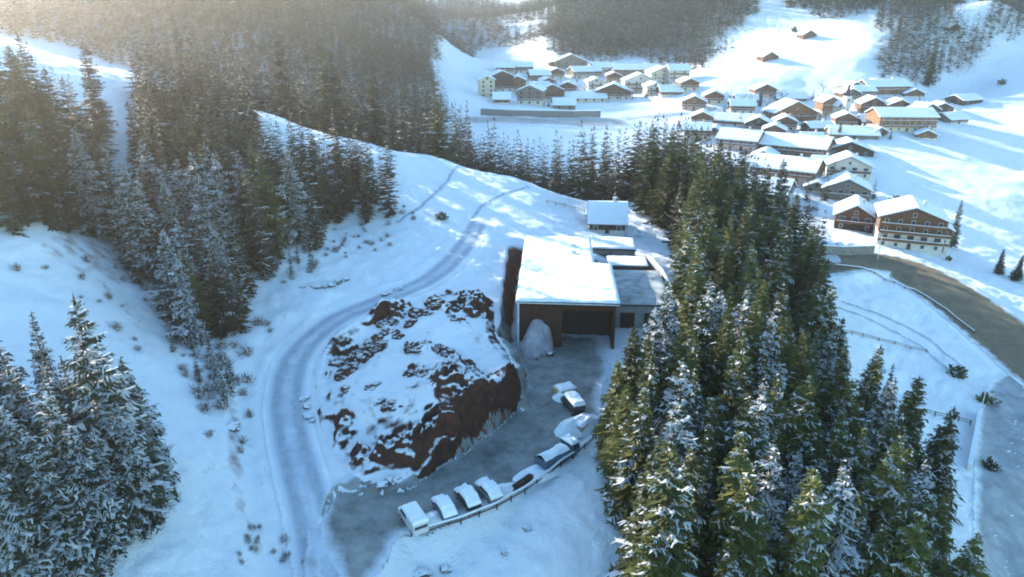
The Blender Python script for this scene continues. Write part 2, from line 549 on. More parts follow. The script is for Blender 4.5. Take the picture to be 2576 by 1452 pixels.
class MB:
    """collects shapes into one mesh"""
    def __init__(self):
        self.bm = bmesh.new(); self.mi = 0

    def _mark(self, faces):
        for f in faces:
            f.material_index = self.mi

    def box(self, x0, y0, z0, x1, y1, z1, rot=None, bev=0.0):
        r = bmesh.ops.create_cube(self.bm, size=1.0)
        vs = r['verts']
        mat = Matrix.Translation(((x0 + x1) / 2, (y0 + y1) / 2, (z0 + z1) / 2)) @ (rot or Matrix.Identity(4)) @ Matrix.Diagonal((abs(x1 - x0), abs(y1 - y0), abs(z1 - z0), 1))
        bmesh.ops.transform(self.bm, matrix=mat, verts=vs)
        fs = {f for v in vs for f in v.link_faces}
        self._mark(fs)
        if bev:
            es = list({e for v in vs for e in v.link_edges})
            rr = bmesh.ops.bevel(self.bm, geom=es, offset=bev, segments=2, affect='EDGES', clamp_overlap=True)
            self._mark(rr['faces'])
        return self

    def prism(self, pts, axis, a, b):
        """extrude a 2-D outline: axis 'y' uses (x,z) points from y=a to b, axis 'x' uses (y,z), 'z' uses (x,y)"""
        def P(p, t):
            return {'y': (p[0], t, p[1]), 'x': (t, p[0], p[1]), 'z': (p[0], p[1], t)}[axis]
        va = [self.bm.verts.new(P(p, a)) for p in pts]; vb = [self.bm.verts.new(P(p, b)) for p in pts]
        n = len(pts); fs = [self.bm.faces.new(va), self.bm.faces.new(vb[::-1])]
        for i in range(n):
            fs.append(self.bm.faces.new((va[i], vb[i], vb[(i + 1) % n], va[(i + 1) % n])))
        self._mark(fs)
        return self

    def tube(self, p0, p1, r0, r1=None, seg=8):
        r1 = r0 if r1 is None else r1
        p0 = Vector(p0); p1 = Vector(p1); d = p1 - p0
        q = d.to_track_quat('Z', 'Y').to_matrix().to_4x4()
        r = bmesh.ops.create_cone(self.bm, cap_ends=True, segments=seg, radius1=r0, radius2=r1, depth=d.length)
        bmesh.ops.transform(self.bm, matrix=Matrix.Translation((p0 + p1) / 2) @ q, verts=r['verts'])
        self._mark({f for v in r['verts'] for f in v.link_faces})
        return self

    def done(self, name, mats, smooth=False):
        bmesh.ops.recalc_face_normals(self.bm, faces=self.bm.faces[:])
        me = bpy.data.meshes.new(name); self.bm.to_mesh(me); self.bm.free()
        for m in (mats if isinstance(mats, (list, tuple)) else [mats]):
            me.materials.append(m)
        if smooth:
            me.polygons.foreach_set('use_smooth', [True] * len(me.polygons))
        return me

    def build(self, name, mats, parent=None, smooth=False):
        return obj(name, self.done(name, mats, smooth), parent)


# ------------------------------------------------------------------ the ground
def build_ground():
    ys = np.exp(np.linspace(math.log(12), math.log(2150), 820))
    aa = np.concatenate([np.linspace(-1.5, -0.8, 70, endpoint=False), np.linspace(-0.8, 0.8, 430, endpoint=False), np.linspace(0.8, 1.5, 70)])
    A, Y = np.meshgrid(aa, ys)
    X = A * (Y + 6.0)
    Z = T(X, Y)
    nr, nc = A.shape
    V = np.stack([X, Y, Z], -1).reshape(-1, 3)
    i = np.arange(nr * nc).reshape(nr, nc)
    F = np.stack([i[:-1, :-1], i[:-1, 1:], i[1:, 1:], i[1:, :-1]], -1).reshape(-1, 4)
    o = obj('ground', mesh_np('ground', V, F, [M['ground']], smooth=True))
    o['kind'] = 'structure'
    return o


def sheet(name, sdf, bounds, res, off, mat, fade):
    x0, y0, x1, y1 = bounds
    xs = np.arange(x0, x1, res); ys = np.arange(y0, y1, res)
    X, Y = np.meshgrid(xs, ys)
    sd = sdf(X, Y)
    sel = sd < 0
    cell = sel[:-1, :-1] & sel[1:, :-1] & sel[:-1, 1:] & sel[1:, 1:]
    idx = np.full(X.shape, -1)
    use = np.zeros(X.shape, bool)
    use[:-1, :-1] |= cell; use[1:, :-1] |= cell; use[:-1, 1:] |= cell; use[1:, 1:] |= cell
    idx[use] = np.arange(use.sum())
    Z = T(X[use], Y[use]) + off
    V = np.stack([X[use], Y[use], Z], -1)
    F = np.stack([idx[:-1, :-1][cell], idx[:-1, 1:][cell], idx[1:, 1:][cell], idx[1:, :-1][cell]], -1)
    e = np.clip(-sd[use] / fade, 0, 1)
    if name == 'yard':      # gravel runs right up to the foot of the cut
        sl = np.hypot(T(X[use] + 0.3, Y[use]) - T(X[use] - 0.3, Y[use]), T(X[use], Y[use] + 0.3) - T(X[use], Y[use] - 0.3)) / 0.6
        e = np.maximum(e, sstep(0.35, 0.9, sl))
    o = obj(name, mesh_np(name, V, F, [mat], smooth=True, attr={'edge': e}))
    o['kind'] = 'structure'
    return o


def bounds_of(pts, pad):
    p = np.array([q[:2] for q in pts])
    return p[:, 0].min() - pad, p[:, 1].min() - pad, p[:, 0].max() + pad, p[:, 1].max() + pad


build_ground()
sheet('yard', lambda x, y: np.maximum(poly_sd(x, y, YARD) - 0.7 - 1.6 * (1 - sstep(1.0, 3.5, poly_sd(x, y, MOUND))) + 1.6 * fbm(x / 2.5, y / 2.5, 47, 3), 0.4 + 2.0 * fbm(x / 3.0, y / 3.0, 49, 3) - line_d(x, y, ROAD)[0]), bounds_of(YARD, 2), 0.3, 0.09, M['yard'], 2.6)
sheet('road', lambda x, y: line_d(x, y, ROAD)[0] - 3.6, bounds_of(ROAD, 6), 0.35, 0.07, M['road'], 3.6)
sheet('valley_road', lambda x, y: line_d(x, y, LANE)[0] - 11.5, bounds_of(LANE, 14), 0.6, 0.14, M['lane'], 5.0)
sheet('riverbed', lambda x, y: line_d(x, y, RIVER)[0] - 5.5, bounds_of(RIVER, 8), 0.5, 0.10, M['riverbed'], 3.0)


VLANE = road_pts([(1500, 318), (1600, 300), (1700, 288), (1800, 300), (1930, 332), (2070, 336), (2180, 312), (2300, 345)], rbf)
VLANE2 = road_pts([(2075, 336), (2070, 440), (2040, 520), (2066, 600), (2090, 655)], rbf)
FTRACK = road_pts([(1210, 306), (1320, 310), (1440, 312), (1540, 312)], rbf)
sheet('village_lane', lambda x, y: np.minimum(line_d(x, y, VLANE)[0], line_d(x, y, VLANE2)[0]) - 3.6, bounds_of(VLANE + VLANE2, 6), 0.9, 0.15, M['river'], 1.8)
sheet('gravel_bank', lambda x, y: line_d(x, y, FTRACK)[0] - 15, bounds_of(FTRACK, 20), 1.2, 0.16, M['bank'], 9.0)


def px_line(px):
    return spline([hit_f(u, v, T) for u, v in px], 6)


for px in ([(2120, 760), (2230, 800), (2330, 850), (2430, 930)], [(2110, 775), (2215, 818), (2315, 870), (2410, 950)],
           [(1130, 640), (1180, 560), (1240, 500), (1330, 470)], [(1000, 560), (1080, 500), (1150, 420)]):
    ln = px_line(px)
    sheet('snow_track', lambda x, y, ln=ln: line_d(x, y, ln)[0] - 0.75, bounds_of(ln, 2), 0.25, 0.06, M['road'], 0.9)


def build_mound():
    x0, y0, x1, y1 = bounds_of(MOUND, 1)
    xs = np.arange(x0, x1, 0.2); ys = np.arange(y0, y1, 0.2)
    X, Y = np.meshgrid(xs, ys)
    sd = poly_sd(X, Y, MOUND)
    ridged = 1 - 2 * np.abs(fbm(X / 3.2, Y / 3.2, 61, 4)) * 2
    patch = np.clip(fbm(X / 7.0, Y / 7.0, 71, 3) * 7.0 + 0.12, 0, 1)
    clod = patch * (1.5 * ridged + 3.2 * fbm(X / 2.2, Y / 2.2, 81, 4) + 0.7 * fbm(X / 0.9, Y / 0.9, 83, 3)) + 0.9 * fbm(X / 4.5, Y / 4.5, 87, 3)
    pit = poly_sd(X, Y, PIT)
    sd = np.maximum(sd, -0.4 - pit)
    steep = sstep(0.9, 1.8, np.hypot(T(X + 0.4, Y) - T(X - 0.4, Y), T(X, Y + 0.4) - T(X, Y - 0.4)) / 0.8)
    lift = sstep(0.0, 3.0, -sd)
    lift = lift * sstep(0.3, 2.2, pit)
    Z = T(X, Y) + 0.12 * sstep(0, 2.0, -sd) - 0.10 * (1 - sstep(0, 1.2, -sd)) + 0.5 * steep * sstep(0.1, 0.9, pit) * (1 - sstep(2.5, 5.0, pit)) * sstep(0.2, 1.0, -sd) + lift * (0.35 + clod)
    sel = sd < 0
    cell = sel[:-1, :-1] & sel[1:, :-1] & sel[:-1, 1:] & sel[1:, 1:]
    nr, nc = X.shape
    i = np.arange(nr * nc).reshape(nr, nc)
    F = np.stack([i[:-1, :-1][cell], i[:-1, 1:][cell], i[1:, 1:][cell], i[1:, :-1][cell]], -1)
    used = np.unique(F); remap = np.full(nr * nc, -1); remap[used] = np.arange(len(used))
    V = np.stack([X, Y, Z], -1).reshape(-1, 3)[used]
    o = obj('earth_mound', mesh_np('earth_mound', V, remap[F], [M['mound']], smooth=True))
    tag(o, 'big snow-dusted mound of red-brown soil between the curved road and the hall', 'mound')
    return o


build_mound()


# ------------------------------------------------------------------ conifers
def crown_mesh(name, seed, H=20.0, R=2.6, levels=22, nb=9, segs=3, frost=0.4, needle='needle_green', start=0.06, bend=0.32):
    rng = np.random.default_rng(seed)
    V = []; F = []; MI = []
    def quad(a, b, c, d, mi):
        n = len(V); V.extend((a, b, c, d)); F.append((n, n + 1, n + 2, n + 3)); MI.append(mi)
    for i in range(levels):
        f = (i + rng.uniform(-0.3, 0.3)) / levels
        f = min(max(f, 0), 0.985)
        z0 = H * (start + (0.985 - start) * f)
        rad = R * (1 - f) ** 0.82 * (0.93 + 0.14 * math.sin(i * 2.1 + seed)) + 0.16
        if f < 0.12:
            rad *= 0.75 + 2 * f
        n = max(4, int(round(nb * (0.45 + 0.55 * (1 - f)))))
        off = rng.uniform(0, 6.28)
        for k in range(n):
            az = off + 6.283 * (k + rng.uniform(-0.35, 0.35)) / n
            if rng.random() < 0.09 and f < 0.9:
                continue
            asym = 1 + 0.20 * math.sin(az + seed) + 0.16 * math.sin(2 * az + 7 * f + seed * 2)
            L = rad * asym * rng.uniform(0.5, 1.18)
            ca, sa = math.cos(az), math.sin(az)
            dr = bend * rng.uniform(0.7, 1.5) * (1.15 - f)
            up = 0.25 * f
            zc = z0 + rng.uniform(-0.75, 0.75) * H / levels
            sp = []
            for s in range(segs + 1):
                q = s / segs
                r = L * (0.08 + 0.92 * q)
                sp.append(np.array((ca * r, sa * r, zc + L * (up * q - dr * q ** 1.4 + 0.10 * q ** 3))))
            lat = np.array((-sa, ca, 0.0))
            frosted = rng.random() < frost
            for s in range(segs):
                w0 = (0.09 + 0.235 * L * (1 - 0.72 * s / segs) * (0.55 if s == 0 else 1)) * rng.uniform(0.75, 1.25)
                w1 = (0.05 + 0.235 * L * (1 - 0.72 * (s + 1) / segs)) * rng.uniform(0.6, 1.2)
                if s == segs - 1:
                    w1 *= 0.35
                for sg in (-1, 1):
                    d0 = sp[s] + lat * sg * w0 + np.array((0, 0, -w0 * rng.uniform(0.35, 0.9)))
                    d1 = sp[s + 1] + lat * sg * w1 + np.array((0, 0, -w1 * rng.uniform(0.35, 0.9))) - np.array((ca, sa, 0)) * rng.uniform(0, 0.15) * L
                    quad(sp[s], sp[s + 1], d1, d0, 0)
                    if frosted and rng.random() < 0.8:
                        u0 = sp[s] * 0.45 + d0 * 0.55; u1 = sp[s + 1] * 0.45 + d1 * 0.55
                        j = np.array((0, 0, 0.07))
                        quad(sp[s] + j, sp[s + 1] + j, u1 + j, u0 + j, 1)
            # hanging side twigs that break up the outline
            for _ in range(2 if segs > 2 else 1):
                q = rng.uniform(0.35, 1.0); s = min(int(q * segs), segs - 1)
                p = sp[s] + (sp[s + 1] - sp[s]) * (q * segs - s)
                sg = rng.choice((-1, 1)); ln = rng.uniform(0.25, 0.55) * (0.3 + 0.25 * L)
                tip = p + lat * sg * ln + np.array((ca, sa, 0)) * ln * 0.6 + np.array((0, 0, -ln * rng.uniform(0.3, 1.0)))
                wv = np.array((ca, sa, 0)) * 0.10 + np.array((0, 0, 0.04))
                quad(p - wv, p + wv, tip + wv * 0.3, tip - wv * 0.3, 1 if rng.random() < frost * 0.6 else 0)
    # leader
    for k in range(4):
        az = k * 1.571
        p = np.array((math.cos(az), math.sin(az), 0.0)) * 0.14
        quad(p + (0, 0, H * 0.95), np.array((0, 0, H * 1.0)), np.array((0, 0, H * 1.0)) - p * 0.1, -p * 0.4 + (0, 0, H * 0.95), 0)
    return mesh_np(name, V, F, [M[needle], M['frost']], MI)


def fine_crown(name, seed, H=20.0, R=2.6, levels=44, nb=13, frost=0.3, needle='needle_green', start=0.05):
    """a spruce crown of drooping boughs, each a thin spine carrying many short side sprays"""
    rg = random.Random(seed * 77 + 5)
    U = rg.uniform
    V = []; F = []; MI = []
    def quad(a, b, c, d, mi):
        n = len(V); V.extend((a, b, c, d)); F.append((n, n + 1, n + 2, n + 3)); MI.append(mi)
    segs = 4
    gap_az, gap_f = U(0, 6.28), U(0.2, 0.6)
    for i in range(levels):
        f = min(max((i + U(-0.5, 0.5)) / levels, 0), 0.985)
        z0 = H * (start + (0.985 - start) * f)
        rad = R * (1 - f) ** 0.80 * (1 + 0.10 * math.sin(f * 19 + seed) + U(-0.07, 0.07)) + 0.14
        if f < 0.12:
            rad *= 0.7 + 2.5 * f
        n = max(4, int(round(nb * (0.40 + 0.60 * (1 - f)))))
        off = U(0, 6.28)
        for k in range(n):
            az = off + 6.283 * (k + U(-0.4, 0.4)) / n
            if rg.random() < 0.07:
                continue
            L = rad * (1 + 0.20 * math.sin(az + seed) + 0.14 * math.sin(2 * az + 7 * f + seed * 2)) * U(0.55, 1.15)
            if abs(f - gap_f) < 0.05 and math.cos(az - gap_az) > 0.6:
                L *= 0.55
            ca, sa = math.cos(az), math.sin(az)
            dr = 0.34 * U(0.6, 1.5) * (1.15 - f); up = 0.28 * f
            zc = z0 + U(-0.9, 0.9) * H / levels
            sp = []
            for q in (0.06, 0.32, 0.56, 0.79, 1.0):
                r = L * q
                sp.append((ca * r, sa * r, zc + L * (up * q - dr * q ** 1.4 + 0.12 * q ** 3)))
            fr = rg.random() < frost
            for s in range(segs):
                p, q = sp[s], sp[s + 1]
                w = (0.07 + 0.085 * L * (1 - 0.2 * s)) * U(0.8, 1.2)
                for sg in (-1, 1):
                    dz = -w * U(0.3, 0.8)
                    a = (p[0] - sa * sg * w, p[1] + ca * sg * w, p[2] + dz); b = (q[0] - sa * sg * w * 0.8, q[1] + ca * sg * w * 0.8, q[2] + dz)
                    quad(p, q, b, a, 0)
                    for _ in range(2 if L > 0.7 else 1):
                        t = rg.random(); m = (p[0] + (q[0] - p[0]) * t, p[1] + (q[1] - p[1]) * t, p[2] + (q[2] - p[2]) * t)
                        ln = (0.16 + 0.30 * L * (1 - 0.16 * s)) * U(0.6, 1.2)
                        fx = U(0.35, 0.9); dx = (-sa * sg + ca * fx) * ln; dy = (ca * sg + sa * fx) * ln; dzz = -ln * U(0.2, 0.75)
                        h = 0.055 + 0.025 * L
                        mi = 1 if (fr and rg.random() < 0.45) else 0
                        quad((m[0] - ca * h, m[1] - sa * h, m[2] + 0.02), (m[0] + ca * h, m[1] + sa * h, m[2] + 0.03),
                             (m[0] + dx + ca * h * 0.4, m[1] + dy + sa * h * 0.4, m[2] + dzz), (m[0] + dx - ca * h * 0.4, m[1] + dy - sa * h * 0.4, m[2] + dzz), mi)
                if fr and rg.random() < 0.75:
                    w2 = w * U(0.7, 1.5); e = 0.05 + 0.04 * U(0, 1)
                    for sg in (-1, 1):
                        quad((p[0], p[1], p[2] + e), (q[0], q[1], q[2] + e), (q[0] - sa * sg * w2, q[1] + ca * sg * w2, q[2] + e - w2 * 0.4), (p[0] - sa * sg * w2, p[1] + ca * sg * w2, p[2] + e - w2 * 0.4), 1)
    for k in range(5):
        az = k * 1.257
        quad((math.cos(az) * 0.12, math.sin(az) * 0.12, H * 0.95), (0, 0, H), (0.02, 0, H), (-math.cos(az) * 0.1, -math.sin(az) * 0.1, H * 0.95), 0)
    return mesh_np(name, V, F, [M[needle], M['frost']], MI)


def trunk_mesh(name, H=20.0, r=0.26):
    mb = MB()
    z = -0.8
    rr = r * 1.25
    for k in range(6):
        z1 = -0.8 + (H * 0.93 + 0.8) * (k + 1) / 6; r1 = r * (1.0 - 0.9 * (k + 1) / 6)
        mb.tube((0, 0, z), (0, 0, z1), rr, r1, 7)
        z, rr = z1, r1
    return mb.done(name, M['bark'])


CROWN = {
    'frosted': [fine_crown('crown', 11 + k, R=2.5 + 0.25 * k, frost=0.76, needle='needle_grey') for k in range(4)],
    'light_frost': [fine_crown('crown', 31 + k, R=2.4 + 0.3 * k, frost=0.24, needle='needle_green') for k in range(4)],
    'green': [fine_crown('crown', 51 + k, R=2.3 + 0.35 * k, frost=0.06, needle='needle_green') for k in range(3)],
    'brown': [fine_crown('crown', 71 + k, R=2.2 + 0.3 * k, frost=0.08, needle='needle_brown') for k in range(3)],
}
TRUNK = trunk_mesh('trunk')
SPECS = []


def tree(p, h, kind, label, group, rng, fat=1.0, name='spruce_tree', force=False):
    SPECS.append(dict(p=tuple(p), h=h, kind=kind, label=label, group=group, fat=fat, name=name, force=force,
                      sx=rng.uniform(0.88, 1.15), sy=rng.uniform(0.88, 1.15), rx=rng.uniform(-0.025, 0.025), ry=rng.uniform(-0.025, 0.025),
                      rz=rng.uniform(0, 6.28), pick=rng.random()))


def plant(q):
    r = empty(q['name'], q['p'], q['rz'], q['label'], 'tree', q['group'])
    s = q['h'] / 20.0
    r.scale = (s * q['fat'] * q['sx'], s * q['fat'] * q['sy'], s)
    r.rotation_euler[0] = q['rx']; r.rotation_euler[1] = q['ry']
    ms = CROWN[q['kind']]
    obj('crown', ms[int(q['pick'] * len(ms))], r)
    obj('trunk', TRUNK, r)


def plant_all(limit):
    """the trees that show largest stand alone; the others join the woods"""
    big, rest = [], []
    for q in SPECS:
        x, y, z = q['p']
        u, v, d = project(x, y, z); ua, va, da = project(x, y, z + q['h'])
        q['size'] = FPX * q['h'] / float(d)
        seen = va < 1452 and -60 < ua < 2640
        if q['force']:
            plant(q); limit -= 1
        elif seen:
            big.append(q)
        else:
            rest.append(q)
    big.sort(key=lambda q: -q['size'])
    for q in big[:limit]:
        plant(q)
    return big[limit:] + rest


def in_poly(u, v, poly):
    return poly_sd(u, v, poly) < 0


def scatter(polys, ylim, spacing, seed, holes=(), xlim=(-400, 500), jitter=0.42, rag=0):
    """world positions on a jittered grid whose foot falls in one of the image regions"""
    rng = np.random.default_rng(seed)
    xs = np.arange(xlim[0], xlim[1], spacing); ys = np.arange(ylim[0], ylim[1], spacing)
    X, Y = np.meshgrid(xs, ys)
    X[1::2] += spacing / 2
    X = (X + rng.uniform(-jitter, jitter, X.shape) * spacing).ravel(); Y = (Y + rng.uniform(-jitter, jitter, Y.shape) * spacing).ravel()
    Z = T(X, Y)
    u, v, d = project(X, Y, Z)
    ok = np.zeros(len(X), bool)
    ur = u + rag * 2 * fbm(X / 22.0, Y / 22.0, seed + 100, 3); vr = v + rag * fbm(X / 22.0, Y / 22.0, seed + 130, 3)
    for p in polys:
        ok |= in_poly(ur, vr, p)
    for p in holes:
        ok &= ~in_poly(u, v, p)
    return X[ok], Y[ok], Z[ok], u[ok], v[ok], d[ok]


rt = random.Random(3)
# right forest
PR = [(1535, 1130), (1600, 1060), (1640, 1000), (1700, 960), (1710, 820), (1715, 700), (1690, 600), (1620, 545), (1590, 490), (1700, 470), (1850, 540),
      (2000, 640), (2050, 720), (2065, 850), (2050, 920), (2120, 1080), (2225, 1180), (2305, 1300), (2365, 1420), (2385, 1800), (1545, 1800)]
HOLE = [[(1600, 780), (1712, 800), (1705, 930), (1640, 1030), (1600, 1000)]]
X, Y, Z, U, Vv, DD = scatter([PR], (42, 260), 4.45, 5, HOLE, (5, 140))
for x, y, z, u, v in zip(X, Y, Z, U, Vv):
    if v > 1640:
        continue
    if v > 960:
        kind = rt.choice(('frosted', 'light_frost', 'light_frost', 'green')) if v < 1180 else rt.choice(('frosted', 'light_frost', 'light_frost', 'green', 'light_frost'))
        lab = 'frost-covered spruce in the steep forest at the lower right, below the yard'
        grp = 'frosted spruces in the lower right forest'
    elif v > 640:
        kind = 'light_frost' if rt.random() < 0.3 else 'green'
        lab = 'olive green spruce in the forest directly right of the hall and its annex'
        grp = 'green spruces right of the hall'
    else:
        kind = 'green' if rt.random() < 0.7 else 'brown'
        lab = 'dark green spruce in the clump behind the annex, between hall and village'
        grp = 'dark spruces between hall and village'
    h = (rt.uniform(9, 15) if rt.random() < 0.2 else rt.uniform(14, 23)) * (1.0 if v > 960 else 1.05)
    if v < 640:
        h = rt.uniform(20, 28)
    tree((x, y, z), h, kind, lab, grp, rt, 1.3)
# left mid forest
PL1 = [(-120, 230), (0, 250), (268, 330), (270, 560), (290, 600), (180, 590), (-120, 595)]
PL2 = [(350, 225), (500, 255), (640, 300), (650, 420), (690, 480), (700, 560), (680, 640), (660, 760), (620, 850), (530, 880), (440, 850), (430, 715), (330, 715), (300, 610), (370, 570)]
PL3 = [(695, 470), (760, 470), (900, 455), (985, 480), (985, 562), (830, 560), (800, 645), (730, 655)]
PL4 = [(640, 330), (760, 395), (900, 420), (985, 440), (985, 480), (760, 480), (720, 500), (655, 430)]
for poly, sp_, seed, lab, grp in ((PL4, 6.5, 70, 'spruce of the stand just under the snowy crest, left of the clearing', 'spruces just under the snowy crest'), (PL1, 3.7, 8, 'hazy spruce in the forest at the far left, above the open snow slope', 'spruces at the far left'),
                                  (PL2, 3.6, 9, 'grey-brown spruce in the forest on the slope left of the curved road', 'spruces on the slope left of the road'),
                                  (PL3, 4.3, 10, 'tall spruce in the stand at the left edge of the snow clearing', 'spruces beside the snow clearing')):
    X, Y, Z, U, Vv, DD = scatter([poly], (70, 215), sp_, seed, (), (-190, 0))
    for x, y, z, u, v in zip(X, Y, Z, U, Vv):
        kind = 'frosted' if (v > 590 and rt.random() < 0.75) else ('brown' if rt.random() < 0.6 else 'green')
        h = rt.uniform(13, 21)
        if v > 700:
            h *= 0.75
        tree((x, y, z), h, kind, lab, grp, rt, 1.35)
for poly, sp_, seed in (([(430, 860), (560, 890), (610, 990), (560, 1040), (500, 980), (430, 930)], 3.6, 60), ([(690, 600), (830, 575), (800, 690), (740, 740), (690, 700)], 3.8, 61)):
    X, Y, Z, U, Vv, DD = scatter([poly], (70, 190), sp_, seed, (), (-150, 0))
    for x, y, z in zip(X, Y, Z):
        if rt.random() < 0.7:
            tree((x, y, z), rt.uniform(3.5, 8), 'frosted', 'little frosted spruce at the ragged lower edge of the left forest, near the road', 'little frosted spruces near the road', rt, 1.2)
for u, v in ((1905, 318), (1945, 272), (2015, 326), (2060, 312), (2105, 300), (2160, 300), (2085, 262), (2225, 300), (2250, 252), (2045, 250), (1860, 318), (1822, 290), (1780, 312), (1830, 398), (1900, 372),
             (2065, 395), (2085, 372), (2068, 410), (2060, 470), (2075, 505), (2028, 505), (2000, 470), (2240, 350), (2350, 312), (2385, 262), (2310, 262), (1740, 300), (1995, 345), (2092, 455), (2195, 500),
             (1300, 240), (1350, 252), (1410, 222), (1455, 246), (1500, 208), (1530, 232), (1580, 222), (1625, 245), (1680, 232), (1380, 268), (1245, 240), (1320, 212)):
    x, y, z = hit(u, v)
    tree((x, y, z), rt.uniform(7, 13), 'green', 'small dark spruce among the village houses', 'small spruces among the houses', rt, 1.3)
# trees along the crest and beyond it
for k in range(135):
    x = rt.uniform(-112, -16); y = rt.uniform(232, 305)
    tree((x, y, T1(x, y)), rt.uniform(23, 31), 'brown' if rt.random() < 0.6 else 'green', 'tall hazy spruce rising behind the top edge of the snow clearing, left of the valley',
         'spruces behind the top of the clearing', rt, 1.15)
for k in range(110):
    q = (k + rt.random()) / 110
    x = -24 + 82 * q; y = 240 - 22 * q + rt.uniform(0, 34)
    tree((x, y, T1(x, y)), rt.uniform(15, 24) + (4 if q > 0.55 else 0), 'green' if rt.random() < 0.6 else 'light_frost',
         'dark spruce in the row between the clearing and the far village', 'spruces between clearing and far village', rt, 1.3)


def by_apex(u, v, va, kind, label, group=None, fat=1.0, name='spruce_tree'):
    p = hit(u, v)
    h = 1.0
    for h in np.arange(1, 45, 0.25):
        if project(p.x, p.y, p.z + h)[1] <= va:
            break
    return tree(p, float(h), kind, label, group, rt, fat, name, True)


LC = 'frosted spruce in the cluster at the lower left corner'
by_apex(305, 1300, 742, 'frosted', 'tallest frosted spruce of the lower left cluster, its tip highest', None, 1.25)
by_apex(160, 1130, 782, 'frosted', 'narrow spruce beside the tallest tree of the lower left cluster', None, 0.8)
for u, v, va in ((55, 1220, 800), (-60, 1200, 780), (365, 1190, 900), (350, 1330, 1010), (215, 1390, 980), (110, 1410, 1010), (20, 1430, 1030), (-70, 1450, 1080),
                 (270, 1410, 1090), (135, 1310, 930), (60, 1340, 960), (245, 1230, 890), (350, 1270, 1010), (-40, 1340, 930), (320, 1240, 930), (190, 1230, 900), (100, 1230, 880), (375, 1225, 970), (170, 1440, 1080), (60, 1470, 1110), (300, 1370, 1080), (-20, 1270, 870)):
    by_apex(u, v, va, 'frosted', LC, 'frosted spruces at the lower left', 1.3)
for u, v, va in ((1572, 1140, 818), (1612, 1120, 850), (1540, 1150, 905), (1560, 1230, 960), (1600, 1190, 900)):
    by_apex(u, v, va, 'green', 'green spruce at the left tip of the forest, between yard and annex', 'spruces at the left tip of the forest', 1.25)
by_apex(2392, 622, 500, 'green', 'lone dark spruce right of the large hotel', None, 1.0)
by_apex(2110, 352, 305, 'green', 'small spruce growing between the stacked chalets', None, 1.3)
by_apex(2335, 218, 95, 'green', 'tall spruce at the foot of the wooded band above the village', None, 1.25)
by_apex(1912, 268, 222, 'brown', 'small spruce standing in the snow field above the village', None, 1.2)
by_apex(2150, 1120, 900, 'light_frost', 'spruce with a sunlit yellowish tip at the lower field edge', None, 0.8)
by_apex(2202, 1120, 912, 'light_frost', 'thin spruce just right of the yellow-tipped one at the field edge', None, 0.6)
by_apex(2345, 1300, 1075, 'light_frost', 'pointed spruce at the right edge of the lower forest', None, 0.7)
by_apex(2275, 1250, 1065, 'light_frost', 'narrow spruce standing out over the lower field', None, 0.6)
by_apex(545, 960, 880, 'frosted', 'small frosted spruce on the bank left of the road bend', None, 1.0)
by_apex(565, 1020, 950, 'frosted', 'lowest little spruce on the bank left of the road bend', None, 0.8)
by_apex(2510, 690, 625, 'green', 'squat evergreen at the right edge beside the gravel road', None, 1.7)
by_apex(2555, 705, 640, 'green', 'wide evergreen at the right frame edge above the gravel road', None, 1.8)
WOODS = plant_all(285)
print('TREES', len(SPECS), 'joined', len(WOODS), 'smallest alone')


def grab(me):
    v = np.empty(len(me.vertices) * 3, np.float32); me.vertices.foreach_get('co', v)
    mi = np.empty(len(me.polygons), np.int32); me.polygons.foreach_get('material_index', mi)
    f = np.empty(len(me.loops), np.int32); me.loops.foreach_get('vertex_index', f)
    bpy.data.meshes.remove(me)
    return v.reshape(-1, 3), f.reshape(-1, 4), mi


